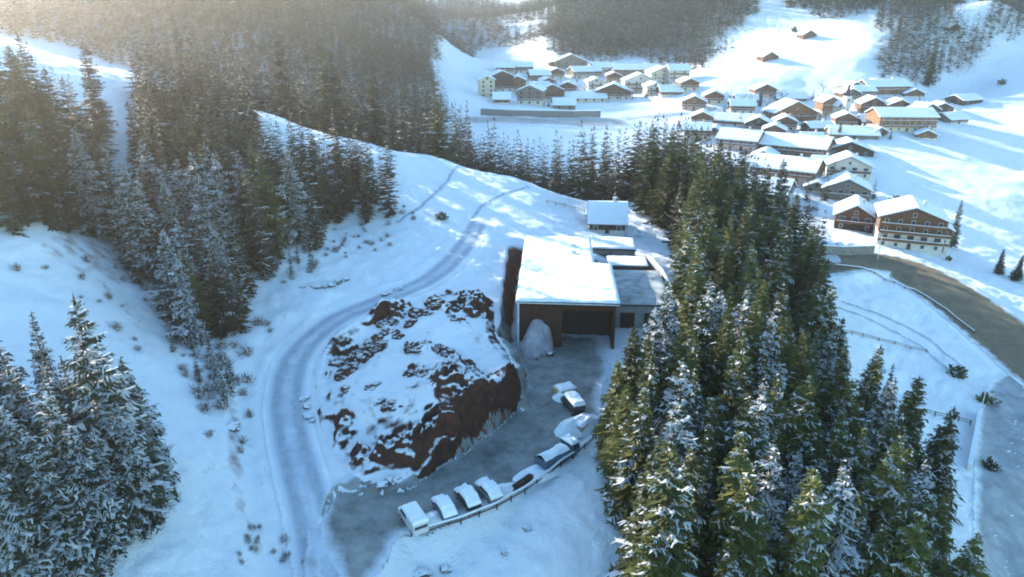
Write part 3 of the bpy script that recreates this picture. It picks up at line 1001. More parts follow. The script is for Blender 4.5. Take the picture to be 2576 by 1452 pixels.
# far woods: one mass
def build_far_forest():
    F4 = [(-150, -120), (1060, -120), (1105, 60), (1085, 180), (1125, 330), (1060, 390), (900, 345), (640, 270), (330, 175), (0, 80), (-150, 60)]
    F1 = [(1375, 95), (1400, 55), (1420, -120), (1905, -120), (1880, 30), (1800, 140), (1745, 180), (1700, 160), (1560, 148), (1420, 150), (1385, 120)]
    F2 = [(1960, -120), (2225, -120), (2215, 25), (2170, 45), (2100, 50), (1990, 25)]
    F3 = [(2255, -120), (2385, -120), (2420, 90), (2340, 205), (2225, 205), (2215, 120)]
    F3b = [(2420, 90), (2480, 40), (2500, -120), (2750, -120), (2750, 40), (2500, 100), (2400, 165), (2350, 200)]
    F5 = [(1105, -120), (1420, -120), (1395, 90), (1300, 115), (1230, 120), (1110, 190)]
    X, Y, Z, U, Vv, DD = scatter([F4], (300, 700), 5.0, 15, (), (-420, 40), 0.42, 55)
    X2, Y2, Z2, U2, V2, D2 = scatter([F1, F2, F3, F3b], (430, 1150), 6.2, 16, (), (-100, 700), 0.42, 45)
    X3, Y3, Z3, U3, V3, D3 = scatter([F5, F4], (700, 1900), 9.5, 17, (), (-700, 260), 0.42, 30)
    keep = fbm(X3 / 90, Y3 / 90, 44, 3) > -0.14
    X = np.r_[X, X2, X3[keep]]; Y = np.r_[Y, Y2, Y3[keep]]; Z = np.r_[Z, Z2, Z3[keep]]
    lods = []
    for s in range(5):
        me = crown_mesh('tmp', 200 + s, R=2.7 + 0.2 * s, levels=12, nb=8, segs=1, frost=0.03, needle='needle_far', start=0.03)
        lods.append(grab(me))
    rng = np.random.default_rng(4)
    VV = []; FF = []; MM = []; n = 0
    mids = []
    for s, (fr, nd) in enumerate(((0.40, 0), (0.15, 0), (0.02, 0), (0.04, 0))):
        for k in range(2):
            mids.append(grab(crown_mesh('tmp', 300 + 10 * s + k, R=2.6 + 0.3 * k, levels=22, nb=9, segs=2, frost=fr, needle='needle_far', start=0.03)))
    KI = {'frosted': 0, 'light_frost': 1, 'green': 2, 'brown': 3}
    for q in WOODS:
        v, f, mi = mids[KI[q['kind']] * 2 + int(q['pick'] * 2)]
        c, s = math.cos(q['rz']), math.sin(q['rz']); h = q['h'] / 20; w = h * q['fat'] * q['sx']
        px_, py_, pz_ = q['p']
        VV.append(np.stack([(v[:, 0] * c - v[:, 1] * s) * w + px_, (v[:, 0] * s + v[:, 1] * c) * w + py_, v[:, 2] * h + pz_ - 0.2], -1))
        FF.append(f + n); MM.append(mi); n += len(v)
    for x, y, z in zip(X, Y, Z):
        v, f, mi = lods[rng.integers(5)]
        a = rng.uniform(0, 6.28); c, s = math.cos(a), math.sin(a)
        h = rng.uniform(0.75, 1.25) * (1.0 if y < 500 else 1.1); w = h * rng.uniform(1.0, 1.35) * (1.0 if y < 700 else 1.5)
        q = np.stack([(v[:, 0] * c - v[:, 1] * s) * w + x, (v[:, 0] * s + v[:, 1] * c) * w + y, v[:, 2] * h + z - 0.3], -1)
        VV.append(q); FF.append(f + n); MM.append(mi); n += len(v)
    o = obj('far_forest', mesh_np('far_forest', np.concatenate(VV), np.concatenate(FF), [M['needle_far'], M['frost']], np.concatenate(MM)))
    o['kind'] = 'stuff'
    tag(o, 'hazy spruce woods on the left slopes and mountain and on the slopes above the village', 'forest')
    print('FAR TREES', len(X))


build_far_forest()


# ------------------------------------------------------------------ the hall
def build_hall():
    t = empty('storage_hall', (0.75, 112.3, 0.0), D2R(-3.5), 'large flat-roofed hall with snow-covered L-shaped roof and brown timber front at the gravel yard', 'hall')
    W, L1, L2, W2, H = 18.0, 20.6, 39.0, 14.6, 9.2
    # footprint outlines (x, y)
    foot = [(0.4, 1.5), (8.2, 1.5), (8.2, 7.5), (W - 0.9, 7.5), (W - 0.9, 1.5), (W - 0.4, 1.5), (W - 0.4, L1 - 0.3), (W2 - 0.3, L1 - 0.3), (W2 - 0.3, L2 - 0.4), (0.4, L2 - 0.4)]
    MB().prism(foot, 'z', -1.0, H - 0.02).build('wall', M['hall_timber'], t)
    MB().box(8.21, 1.52, 7.4, W - 0.91, 2.0, H - 0.03).build('lintel', M['hall_timber'], t)
    roof = [(0, 0), (W, 0), (W, L1), (W2, L1), (W2, L2), (0, L2)]
    rf = MB().prism(roof, 'z', H, H + 0.35).build('roof', M['roofing'], t)
    # snow blanket, softly uneven
    nx, ny = 60, 120
    xs = np.linspace(-0.12, W + 0.1, nx); ys = np.linspace(-0.15, L2 + 0.1, ny)
    X, Y = np.meshgrid(xs, ys)
    ins = lambda a, b: (a <= W2 + 0.15) | (b <= L1 + 0.15)
    edge = np.minimum.reduce([X + 0.12, np.where(Y > L1, W2 + 0.1 - X, W + 0.1 - X), Y + 0.15, L2 + 0.1 - Y])
    Zt = H + 0.36 + (0.40 + 0.5 * fbm(X / 3.0, Y / 3.0, 95, 3)) * np.clip(edge / 0.6, 0, 1) ** 0.5 + 0.55 * fbm(X / 5 + 9, Y / 5, 91, 4) * np.clip(edge / 1.2, 0, 1) + 0.12 * fbm(X / 0.8, Y / 0.8, 93, 2) * np.clip(edge, 0, 1)
    wob = 0.16 * fbm(X / 1.1, Y / 1.1, 97, 3) * (edge < 0.35)
    X = X + wob; Y = Y + wob
    V = np.stack([X, Y, Zt], -1).reshape(-1, 3)
    i = np.arange(nx * ny).reshape(ny, nx)
    cell = ins(X[:-1, 1:], Y[:-1, 1:]) & ins(X[1:, 1:], Y[1:, 1:])
    F = np.stack([i[:-1, :-1][cell], i[:-1, 1:][cell], i[1:, 1:][cell], i[1:, :-1][cell]], -1)
    obj('snow_layer', mesh_np('snow_layer', V, F, [M['snow']], smooth=True), rf)
    MB().box(0.02, -0.1, H + 0.02, W - 0.02, -0.01, H + 0.38).build('fascia', M['roofing'], rf)
    # pale corner post, near-black panel painting shade into the open bay
    MB().box(0.18, 0.28, -0.5, 0.5, 0.6, H - 0.03, bev=0.03).build('corner_post', M['pale'], t)
    g = MB().box(9.0, 7.3, 0.02, W - 1.6, 7.48, 5.2).build('bay_shade_steel', M['bay_shade_steel'], t)
    for k, (x0, w_) in enumerate(((1.2, 0.22), (3.3, 0.2), (5.6, 0.24), (7.7, 0.2))):
        MB().box(x0, 1.36, -0.2, x0 + w_, 1.49, H - 0.1).build('pilaster', M['timber_dark'], t)
    MB().box(0.45, 1.40, 4.6, 8.1, 1.49, 4.85).build('cross_beam', M['timber_dark'], t)
    for x in (3.0, 8.0, 13.0):
        MB().tube((x, 0.25, H - 0.05), (x, 1.5, H - 1.5), 0.12, None, 6).build('strut', M['timber_dark'], t)
    MB().tube((-0.08, -0.2, H + 0.1), (W + 0.05, -0.2, H + 0.02), 0.10, None, 8).build('gutter', M['pale'], rf)
    for yy in (26.5, 31.0):
        MB().box(W2 - 4.5, yy, H + 0.7, W2 - 3.5, yy + 1.0, H + 1.25, bev=0.05).build('roof_vent', M['pale'], rf)
    return t


build_hall()


def rock_mesh(name, seed, mat, sub=3, flat=0.7, rough=0.35):
    bm = bmesh.new(); bmesh.ops.create_icosphere(bm, subdivisions=sub, radius=1.0)
    from mathutils import noise as mn
    for v in bm.verts:
        p = v.co.copy()
        q = p + Vector((seed * 3.1, seed * 1.7, seed * 0.9))
        d = 1 + rough * mn.noise(q * 1.1) + rough * 0.6 * mn.noise(q * 2.7) + rough * 0.3 * mn.noise(q * 6)
        v.co = p * d
        v.co.z *= flat
    me = bpy.data.meshes.new(name); bm.to_mesh(me); bm.free()
    me.materials.append(mat)
    return me


# pile of pale gravel sliding against the front of the hall
def build_pile():
    nx, ny = 46, 34
    X, Y = np.meshgrid(np.linspace(-3.9, 4.4, nx), np.linspace(-5.2, 0.3, ny))
    r = np.sqrt(((X - 0.15 * Y) / 3.4) ** 2 + ((Y - 0.3) / 5.0) ** 2) * (1 + 0.9 * fbm(X / 2.0 + 4, Y / 2.0, 19, 3))
    Z = 5.6 * np.clip(1 - r ** 1.9, 0, 1) ** 0.9
    Z = np.where(r > 1, -0.3, Z) + 1.5 * fbm(X / 1.7, Y / 1.7, 17, 4) * np.clip(1.1 - r, 0, 1)
    V = np.stack([X, Y, Z], -1).reshape(-1, 3)
    i = np.arange(nx * ny).reshape(ny, nx)
    F = np.stack([i[:-1, :-1], i[:-1, 1:], i[1:, 1:], i[1:, :-1]], -1).reshape(-1, 4)
    o = obj('gravel_pile', mesh_np('gravel_pile', V, F, [M['gravel_pile']], smooth=True))
    o.location = (4.4, 113.3, 0.0); o.rotation_euler = (0, 0, D2R(-3.5))
    tag(o, 'tall pale grey heap leaning against the brown front of the hall', 'heap')


build_pile()
CLODS = [rock_mesh('earth_clod', s, M['clod'], 3, 0.65, 0.55) for s in range(5)]
ROCKS = [rock_mesh('boulder', 20 + s, M['rock'], 3, 0.6, 0.45) for s in range(4)]


def lump(name, u, v, size, meshes, label, cat, group=None, sink=0.25):
    p = hit(u, v)
    o = obj(name, rt.choice(meshes)); o.location = (p.x, p.y, p.z + size * (0.4 - sink))
    o.scale = (size * rt.uniform(0.8, 1.4), size * rt.uniform(0.8, 1.2), size * rt.uniform(0.7, 1.1)); o.rotation_euler = (0, 0, rt.uniform(0, 6.28))
    return tag(o, label, cat, group)


for k in range(26):       # ridge of clods on the left flank of the mound
    q = k / 25
    u = 850 + 190 * q + rt.uniform(-22, 22); v = 945 - 150 * q + rt.uniform(-22, 26)
    lump('earth_clod', u, v, rt.uniform(0.8, 1.6), CLODS, 'dark red-brown clod in the row of clods along the left flank of the mound', 'clod', 'clods on the left flank of the mound')
for k in range(16):
    u, v = rt.choice([(1150, 790), (1110, 765), (1165, 800), (1090, 780)]); u += rt.uniform(-25, 25); v += rt.uniform(-14, 14)
    lump('earth_clod', u, v, rt.uniform(0.7, 1.5), CLODS, 'brown clod at the top of the mound near the rear snow bank', 'clod', 'clods at the top of the mound')
for k in range(26):
    q = k / 25
    u = 1030 + 150 * q + rt.uniform(-12, 12); v = 885 + 55 * q ** 2 - 20 * math.sin(3.1 * q) + rt.uniform(-8, 8)
    lump('earth_clod', u, v, rt.uniform(0.6, 1.3), CLODS, 'brown clod in the curved band across the middle of the mound', 'clod', 'clods across the middle of the mound')
for k in range(20):
    u, v = rt.choice([(890, 990), (930, 985), (1000, 1022), (970, 1018), (1100, 1060), (1075, 1085), (1125, 1020), (1050, 945), (1070, 985)]); u += rt.uniform(-22, 22); v += rt.uniform(-9, 9)
    lump('earth_clod', u, v, rt.uniform(0.6, 1.3), CLODS, 'loose brown clod scattered over the near snowy side of the mound', 'clod', 'clods on the near side of the mound')
for u, v, s in ((905, 1165, 0.7), (945, 1150, 0.9), (968, 1160, 1.0), (925, 1185, 0.7), (985, 1212, 0.9), (960, 1222, 0.7), (1000, 1205, 0.8)):
    lump('boulder', u, v, s, ROCKS, 'dark boulder in the pile at the near tip of the mound, beside the yard entrance', 'boulder', 'boulders at the near tip of the mound')
for u, v, s in ((765, 1005, 0.7), (770, 1025, 0.6), (775, 1050, 0.7), (785, 1060, 0.5)):
    lump('boulder', u, v, s, ROCKS, 'dark boulder on the inner verge of the road bend', 'boulder', 'boulders on the inner road verge')
for u, v, s in ((795, 724, 0.7), (815, 722, 0.8), (832, 719, 0.9), (850, 712, 0.9), (868, 706, 0.8), (760, 725, 0.5)):
    lump('boulder', u, v, s, ROCKS, 'dark boulder in the line of boulders on the snow above the road', 'boulder', 'boulders above the road')
for u, v, s in ((965, 744, 0.7), (980, 738, 0.7), (1005, 728, 0.7)):
    lump('boulder', u, v, s, ROCKS, 'small dark boulder on the snow verge between road and mound top', 'boulder', 'boulders at the upper road verge')
lump('boulder', 585, 1078, 1.0, ROCKS, 'single snow-capped boulder on the open snow left of the road bend', 'boulder')
lump('boulder', 1378, 892, 0.9, CLODS, 'dark boulder at the foot of the grey heap in front of the hall', 'boulder')
lump('boulder', 1120, 1432, 0.8, ROCKS, 'dark boulder in the snow at the bottom edge, below the guardrail', 'boulder')
lump('boulder', 1060, 1448, 0.9, ROCKS, 'brownish boulder at the very bottom edge of the picture', 'boulder')
lump('boulder', 1325, 1330, 0.5, ROCKS, 'small rock alone on the snow slope below the guardrail', 'boulder')
lump('boulder', 1268, 1392, 0.4, ROCKS, 'tiny rock low on the snow slope below the guardrail', 'boulder')


# ------------------------------------------------------------------ shrubs
def shrub_mesh(name, seed, frost=0.4, needle=None, n=70, r=0.8):
    rng = np.random.default_rng(seed)
    V = []; F = []; MI = []
    for k in range(n):
        az = rng.uniform(0, 6.28); el = rng.uniform(0.5, 1.5)
        L = r * rng.uniform(0.5, 1.3)
        d = np.array((math.cos(az) * math.cos(el), math.sin(az) * math.cos(el), math.sin(el)))
        p0 = np.array((rng.normal(0, 0.12), rng.normal(0, 0.12), -0.15)); p1 = p0 + d * L
        w = np.cross(d, (0, 0, 1.0)); w /= np.linalg.norm(w) + 1e-6
        b = 0.03 if needle is None else 0.10
        nn = len(V); V += [p0 - w * b, p0 + w * b, p1 + w * b * 0.5, p1 - w * b * 0.5]; F.append((nn, nn + 1, nn + 2, nn + 3)); MI.append(0)
        for j in range(3):
            q = p0 + d * L * rng.uniform(0.35, 1.0); e = rng.normal(0, 1, 3); e /= np.linalg.norm(e); l2 = L * rng.uniform(0.15, 0.4)
            w2 = np.cross(e, d); w2 /= np.linalg.norm(w2) + 1e-6
            nn = len(V); bb = b * rng.uniform(0.6, 1.4)
            V += [q - w2 * bb, q + w2 * bb, q + e * l2 + w2 * bb * 0.5, q + e * l2 - w2 * bb * 0.5]; F.append((nn, nn + 1, nn + 2, nn + 3))
            MI.append(1 if rng.random() < frost else 0)
    return mesh_np(name, V, F, [M['twig'] if needle is None else M[needle], M['frost']], MI)


SHRUBS = [shrub_mesh('bare_shrub', s, 0.8) for s in range(4)]
BUSHES = [shrub_mesh('bush', 40 + s, 0.15, 'needle_green', 90, 0.9) for s in range(3)]


def shrub(u, v, size, meshes, label, group=None, name='bare_shrub'):
    if group and ('bank' in group or 'brush' in group):
        u += rt.uniform(-42, 42); v += rt.uniform(-36, 36)
    p = hit(u, v)
    o = obj(name, rt.choice(meshes)); o.location = p; o.scale = (size, size, size * rt.uniform(0.8, 1.2)); o.rotation_euler = (0, 0, rt.uniform(0, 6.28))
    return tag(o, label, 'shrub', group)


SL = [(10, 625), (290, 640), (420, 740), (520, 930), (640, 1000), (660, 1180), (500, 1120), (430, 960), (300, 850), (60, 760)]
X, Y, Z, U, Vv, DD = scatter([SL], (60, 130), 4.2, 33, (), (-110, -10))
for u, v in zip(U, Vv):
    if rt.random() < 0.75:
        shrub(u, v, rt.uniform(0.6, 1.5), SHRUBS, 'bare frosted shrub on the open snow slope left of the road', 'bare shrubs on the left snow slope')
for k in range(16):
    shrub(660 + rt.uniform(-60, 70), 1365 + rt.uniform(-40, 60), rt.uniform(0.5, 1.0), SHRUBS, 'pale frosted twiggy shrub in the thicket near the bottom edge, left of the road', 'shrubs by the lower road')
for k in range(16):
    shrub(860 + rt.uniform(-120, 120), 600 + rt.uniform(-25, 50), rt.uniform(0.5, 1.2), SHRUBS, 'bare shrub in the snow under the stand of spruces beside the clearing', 'shrubs below the clearing stand')
for k in range(34):
    shrub(*rt.choice([(500, 940), (545, 900), (580, 960), (470, 880), (600, 880), (530, 1000), (640, 820)]), rt.uniform(0.9, 2.2), SHRUBS, 'bare frosted shrub spilling from the left forest down the bank towards the road bend', 'shrubs on the bank above the road bend')
for k in range(40):
    shrub(*rt.choice([(760, 600), (800, 660), (840, 600), (900, 610), (950, 590), (720, 640), (740, 700), (1000, 540), (700, 560)]), rt.uniform(0.8, 1.9), SHRUBS, 'bare frosted shrub in the brush below the stand beside the clearing', 'brush below the stand of spruces')
for k in range(14):
    shrub(1990 + rt.uniform(-10, 75), 535 + rt.uniform(-12, 18), rt.uniform(1.6, 2.6), SHRUBS, 'brown leafless bush in the hedge beside the brown gable chalet', 'leafless hedge bushes by the gable chalet')
for u, v, s, l in ((1110, 552, 1.9, 'dark green bush alone on the snow clearing'), (2405, 945, 2.6, 'round dark bush in the lower right snow field'),
                   (2475, 1012, 2.6, 'yellowish bush beside the snowy wall in the lower right field'), (2385, 655, 1.5, 'low dark green bush on the snow below the hotel'),
                   (2520, 212, 4.5, 'dark bush on the sunny snow slope at the far right'), (1998, 80, 4.0, 'dark bush high on the snow slope above the village'),
                   (2490, 1180, 2.0, 'dark bush at the riverbank near the right edge'), (2255, 508, 2.6, 'small tree-like bush behind the hotel roof'),
                   (1728, 322, 3.0, 'dark bush beside the sunny field track')):
    shrub(u, v, s, BUSHES, l, None, 'bush')


def bare_tree_meshes(seed):
    rng = random.Random(seed)
    mb = MB(); mb.tube((0, 0, -0.6), (0, 0, 3.2), 0.22, 0.14, 6)
    tr = mb.done('trunk', M['bark'])
    mb = MB()
    def grow(p, d, L, r, lv):
        q = p + d * L
        mb.tube(p, q, r, r * 0.6, 4)
        if lv:
            for _ in range(3):
                e = (d + Vector((rng.gauss(0, 0.5), rng.gauss(0, 0.5), rng.gauss(0.15, 0.35)))).normalized()
                grow(p.lerp(q, rng.uniform(0.55, 1.0)), e, L * rng.uniform(0.55, 0.8), r * 0.55, lv - 1)
    for k in range(5):
        a = k * 1.257 + rng.uniform(-0.3, 0.3)
        grow(Vector((0, 0, 1.6 + 0.3 * k)), Vector((math.cos(a) * 0.7, math.sin(a) * 0.7, 0.8)).normalized(), 2.2, 0.11, 3)
    return tr, mb.done('crown', M['twig'])


BARE = [bare_tree_meshes(s) for s in range(3)]


def bare_tree(u, v, size, label, group):
    p = hit(u, v)
    t = empty('bare_tree', p, rt.uniform(0, 6.28), label, 'tree', group)
    t.scale = (size, size, size)
    tr, cr = rt.choice(BARE)
    obj('trunk', tr, t); obj('crown', cr, t)


for u, v in ((2072, 300), (2120, 318), (2180, 330), (1880, 268), (1925, 280), (1965, 262), (2060, 268), (2105, 262), (2170, 262), (2225, 262), (2250, 275), (2110, 240), (2150, 226), (2072, 232),
             (1790, 300), (1815, 332), (1760, 330), (2095, 372), (2070, 470), (2035, 478), (2060, 498), (2020, 440), (2340, 300), (2390, 300), (2300, 225), (2200, 220), (1830, 255), (1730, 262)):
    bare_tree(u + rt.uniform(-6, 6), v + rt.uniform(-4, 4), rt.uniform(0.8, 1.5), 'leafless tree standing among the houses of the near village', 'leafless trees in the near village')
for u, v in ((1290, 215), (1345, 220), (1370, 240), (1420, 255), (1450, 215), (1520, 250), (1525, 220), (1560, 255), (1590, 250), (1630, 215), (1320, 250), (1390, 185), (1250, 250), (1470, 235), (1690, 225), (1240, 215)):
    bare_tree(u, v, rt.uniform(1.1, 1.9), 'leafless tree standing among the houses of the far village', 'leafless trees in the far village')


# ------------------------------------------------------------------ houses
def window_mesh(w, h):
    mb = MB()
    mb.box(-w / 2, -0.09, -h / 2, -w / 2 + 0.12, 0.0, h / 2); mb.box(w / 2 - 0.12, -0.09, -h / 2, w / 2, 0.0, h / 2)
    mb.box(-w / 2 + 0.12, -0.09, h / 2 - 0.12, w / 2 - 0.12, 0.0, h / 2); mb.box(-w / 2 + 0.12, -0.09, -h / 2, w / 2 - 0.12, 0.0, -h / 2 + 0.12)
    return mb.done('window', M['window_frame'])


def pane_mesh(w, h):
    return MB().box(-w / 2 + 0.13, -0.05, -h / 2 + 0.13, w / 2 - 0.13, -0.01, h / 2 - 0.13).done('pane', M['glass'])


WIN, PANE = window_mesh(1.3, 1.5), pane_mesh(1.3, 1.5)
WIN_BIG, PANE_BIG = window_mesh(2.2, 1.9), pane_mesh(2.2, 1.9)


def house(label, u, v, wpx, depth, floors=2, yaw=0, ridge='front', lower='plaster', upper='timber_brown', pitch=24, nwin=3, balcony=True, chimney=1,
          name='chalet', cat='house', group=None, detail=2, snow=0.5, over=1.0, fh=2.7, lf=1):
    p = hit(u, v)
    W = wpx * depth_at(p) / FPX * 1.32
    depth *= 1.3
    t = empty(name, p, D2R(yaw), label, cat, group)
    Hl = fh * lf if floors > 1 else 1.0
    He = floors * fh
    x0, x1 = -W / 2, W / 2
    MB().box(x0, 0, -2.5, x1, depth, Hl).build('lower_wall' if floors > 1 else 'plinth', M[lower], t)
    tp = math.tan(D2R(pitch))
    e = 0.04
    if ridge == 'front':
        hr = He + W / 2 * tp
        MB().prism([(x0 - e, Hl + 0.003), (x1 + e, Hl + 0.003), (x1 + e, He), (0, hr), (x0 - e, He)], 'y', -e, depth + e).build('upper_wall', M[upper], t)
        o = over
        sl = [(x0 - o, He - o * tp), (0, hr), (x1 + o, He - o * tp)]
        mb = MB(); th = 0.22
        prof = [(x0 - o, He - o * tp + 0.02), (0, hr + 0.02), (x1 + o, He - o * tp + 0.02), (x1 + o, He - o * tp + th), (0, hr + th + 0.03), (x0 - o, He - o * tp + th)]
        rf = MB().prism(prof, 'y', -o * 1.1, depth + o * 0.8).build('roof', M['roofing'], t)
        s = snow
        prof = [(x0 - o + 0.08, He - o * tp + th + 0.03), (0, hr + th + 0.06), (x1 + o - 0.08, He - o * tp + th + 0.03), (x1 + o - 0.02, He - o * tp + th + s * 0.6),
                (x1 + o - 0.5, He - (o - 0.5) * tp + th + s), (0.5, hr + th + s - 0.05), (-0.5, hr + th + s - 0.05), (x0 - o + 0.5, He - (o - 0.5) * tp + th + s), (x0 - o + 0.02, He - o * tp + th + s * 0.6)]
        MB().prism(prof, 'y', -o * 1.1 + 0.06, depth + o * 0.8 - 0.06).build('snow_layer', M['snow'], rf)
        chz = lambda cx: He + (W / 2 - abs(cx)) * tp
        chp = (W * 0.18, depth * 0.55)
        chb = chz(chp[0])
    else:
        hr = He + depth / 2 * tp
        MB().prism([(-e, Hl + 0.003), (depth + e, Hl + 0.003), (depth + e, He), (depth / 2, hr), (-e, He)], 'x', x0 - e, x1 + e).build('upper_wall', M[upper], t)
        o = over; th = 0.22
        prof = [(-o, He - o * tp + 0.02), (depth / 2, hr + 0.02), (depth + o, He - o * tp + 0.02), (depth + o, He - o * tp + th), (depth / 2, hr + th + 0.03), (-o, He - o * tp + th)]
        rf = MB().prism(prof, 'x', x0 - o, x1 + o).build('roof', M['roofing'], t)
        s = snow
        prof = [(-o + 0.08, He - o * tp + th + 0.03), (depth / 2, hr + th + 0.06), (depth + o - 0.08, He - o * tp + th + 0.03), (depth + o - 0.02, He - o * tp + th + s * 0.6),
                (depth + o - 0.5, He - (o - 0.5) * tp + th + s), (depth / 2 + 0.5, hr + th + s - 0.05), (depth / 2 - 0.5, hr + th + s - 0.05), (-o + 0.5, He - (o - 0.5) * tp + th + s), (-o + 0.02, He - o * tp + th + s * 0.6)]
        MB().prism(prof, 'x', x0 - o + 0.06, x1 + o - 0.06).build('snow_layer', M['snow'], rf)
        chp = (W * 0.2, depth * 0.5); chb = hr - 0.3
    for k in range(chimney):
        mb = MB(); cx = chp[0] * (1 if k == 0 else -1.2)
        mb.box(cx - 0.4, chp[1] - 0.4, chb - 0.4, cx + 0.4, chp[1] + 0.4, chb + 1.9); mb.box(cx - 0.52, chp[1] - 0.52, chb + 1.92, cx + 0.52, chp[1] + 0.52, chb + 2.2)
        mb.build('chimney', M['plaster'], rf)
    wm, pm = (WIN, PANE)
    def win(x, y, z, rz, big=False):
        w = obj('window', WIN_BIG if big else wm, t, (x, y, z)); w.rotation_euler = (0, 0, rz)
        if detail > 1:
            obj('pane', PANE_BIG if big else pm, w)
        else:
            w.data = DARKWIN
    for f in range(floors):
        z = f * fh + fh * 0.52
        n = nwin
        for k in range(n):
            x = x0 + W * (k + 0.5) / n
            if f == 0 and k == n // 2 and detail > 1:
                d = MB().box(x - 0.55, -0.10, 0.02, x + 0.55, -0.005, 2.15).build('door', M['timber_dark'], t)
                MB().box(x + 0.33, -0.16, 1.0, x + 0.43, -0.10, 1.12).build('handle', M['rim'], d)
                continue
            win(x, -e - 0.005, z, 0, big=(floors > 1 and f == 1 and W > 11 and detail > 1))
        if detail > 1:
            ns = max(2, int(depth / 5))
            for k in range(ns):
                yy = depth * (k + 0.5) / ns
                win(x0 - e - 0.005, yy, z, -math.pi / 2)
                win(x1 + e + 0.005, yy, z, math.pi / 2)
    if ridge == 'front' and W > 7:
        win(0, -e - 0.005, He + W * 0.5 * tp * 0.35, 0)
    if balcony and floors > 1:
        for f in range(1, floors):
            zb = f * fh - 0.05
            mb = MB()
            mb.box(x0 + 0.3, -1.35, zb, x1 - 0.3, -e - 0.02, zb + 0.16)
            mb.box(x0 + 0.3, -1.40, zb + 0.2, x1 - 0.3, -1.33, zb + 0.95)
            for k in range(int(W / 3) + 1):
                xx = x0 + 0.35 + (W - 0.85) * k / max(1, int(W / 3))
                mb.box(xx, -1.33, zb + 0.16, xx + 0.14, -1.22, zb + 1.0)
            bl = mb.build('balcony', M[upper if upper != 'plaster' else 'timber_brown'], t)
            if f == 1 or detail > 1:
                MB().box(x0 + 0.3, -1.42, zb + 0.96, x1 - 0.3, -1.30, zb + 1.12).build('snow_cap', M['snow'], bl)
    return t


DARKWIN = None
_mb = MB(); _mb.box(-0.65, -0.06, -0.75, 0.65, 0.0, 0.75); DARKWIN = _mb.done('window', M['glass'])

# near village on the right
house('brown timber gable chalet with snowy roof, nearest to the terrace with parked cars', 2146, 580, 68, 12, 2, -24, 'front', 'timber_dark', 'timber_brown', 30, 3, name='chalet')
house('large hotel with pale lower storeys, brown balconies and wide snowy roof at the valley road', 2284, 628, 112, 13, 4, -22, 'front', 'plaster', 'timber_brown', 20, 5, name='hotel', cat='hotel', lf=2)
house('smaller white annex with brown gable attached right of the large hotel', 2352, 634, 40, 9, 3, -22, 'front', 'plaster', 'timber_brown', 24, 2, name='chalet', lf=2)
house('grey-brown gable chalet directly behind the nearest brown gable chalet', 2126, 508, 82, 12, 2, -20, 'front', 'timber_grey', 'timber_grey', 24, 4)
house('white-fronted chalet with small windows, third in the column of chalets', 2132, 448, 78, 11, 2, -18, 'front', 'plaster', 'plaster', 24, 4)
house('chalet with near-black timber front under a thick snow roof', 2136, 392, 84, 11, 1, -16, 'front', 'timber_dark', 'timber_dark', 20, 3)
house('olive-brown chalet with long low roof at the top of the chalet column', 2148, 352, 84, 12, 1, -14, 'side', 'timber_grey', 'timber_grey', 22, 3)
house('long brown farmhouse with a big snow roof left of the chalet column', 1990, 396, 118, 16, 2, -34, 'side', 'timber_grey', 'timber_brown', 22, 6)
house('long orange-brown house with a big snow roof below the long farmhouse', 1962, 456, 118, 15, 2, -34, 'side', 'plaster_pink', 'timber_orange', 22, 6)
house('low house at the forest edge showing mostly its wide snow roof', 1902, 500, 104, 14, 1, -32, 'side', 'plaster', 'timber_grey', 26, 4)
house('house with pinkish wall and broad snow roof at the left side of the village', 1850, 378, 74, 13, 2, -32, 'side', 'plaster_pink', 'timber_grey', 24, 4)
house('snow-roofed house just above the pinkish-walled house', 1835, 316, 80, 12, 1, -26, 'side', 'plaster', 'timber_brown', 24, 4)
house('dark narrow house between the pinkish-walled house and the orange gable house', 1905, 335, 46, 10, 2, -20, 'front', 'plaster', 'timber_dark', 26, 2)
house('orange-brown gable house with long snow roof in the middle of the village', 2000, 306, 82, 14, 2, 4, 'front', 'timber_orange', 'timber_orange', 26, 4)
house('small dark shed with snow roof right of the orange-brown gable house', 2068, 333, 48, 8, 1, 10, 'side', 'timber_dark', 'timber_dark', 24, 2)
house('narrow cream house with brown upper floor beside the village church', 2088, 290, 32, 10, 3, 0, 'front', 'plaster_cream', 'timber_orange', 28, 2)
house('brown gable house right of the village church', 2196, 284, 44, 11, 2, -10, 'front', 'timber_brown', 'timber_brown', 26, 3)
house('big ochre hotel with rows of windows at the foot of the sunny slope', 2280, 332, 104, 15, 3, -4, 'side', 'plaster_cream', 'timber_orange', 20, 7, name='hotel', cat='hotel')
house('long orange timber building at the upper rim of the village', 2236, 238, 84, 13, 2, 6, 'side', 'timber_orange', 'timber_orange', 22, 6)
house('dark hay barn alone on the sunny slope at the far right', 2446, 262, 56, 10, 1, 24, 'side', 'timber_dark', 'timber_dark', 22, 2, balcony=False, chimney=0, name='barn', cat='barn')
house('small white house beneath the dark hay barn', 2336, 300, 40, 9, 2, 10, 'front', 'plaster', 'timber_brown', 26, 2)
house('grey house rightmost of the village at the edge of the sunny snow field', 2412, 312, 44, 10, 1, 18, 'side', 'plaster', 'timber_grey', 24, 3)
house('dark brown barn behind the orange-brown gable house', 1992, 258, 56, 11, 1, 0, 'side', 'timber_dark', 'timber_dark', 24, 3, balcony=False, chimney=0, name='barn', cat='barn')
house('orange house at the left tip of the near village by the sunny track', 1745, 278, 44, 11, 2, -12, 'front', 'plaster_pink', 'timber_orange', 24, 3)
house('chalet with white gable at the top centre of the village', 2140, 256, 34, 10, 2, 0, 'front', 'plaster', 'timber_brown', 24, 2)
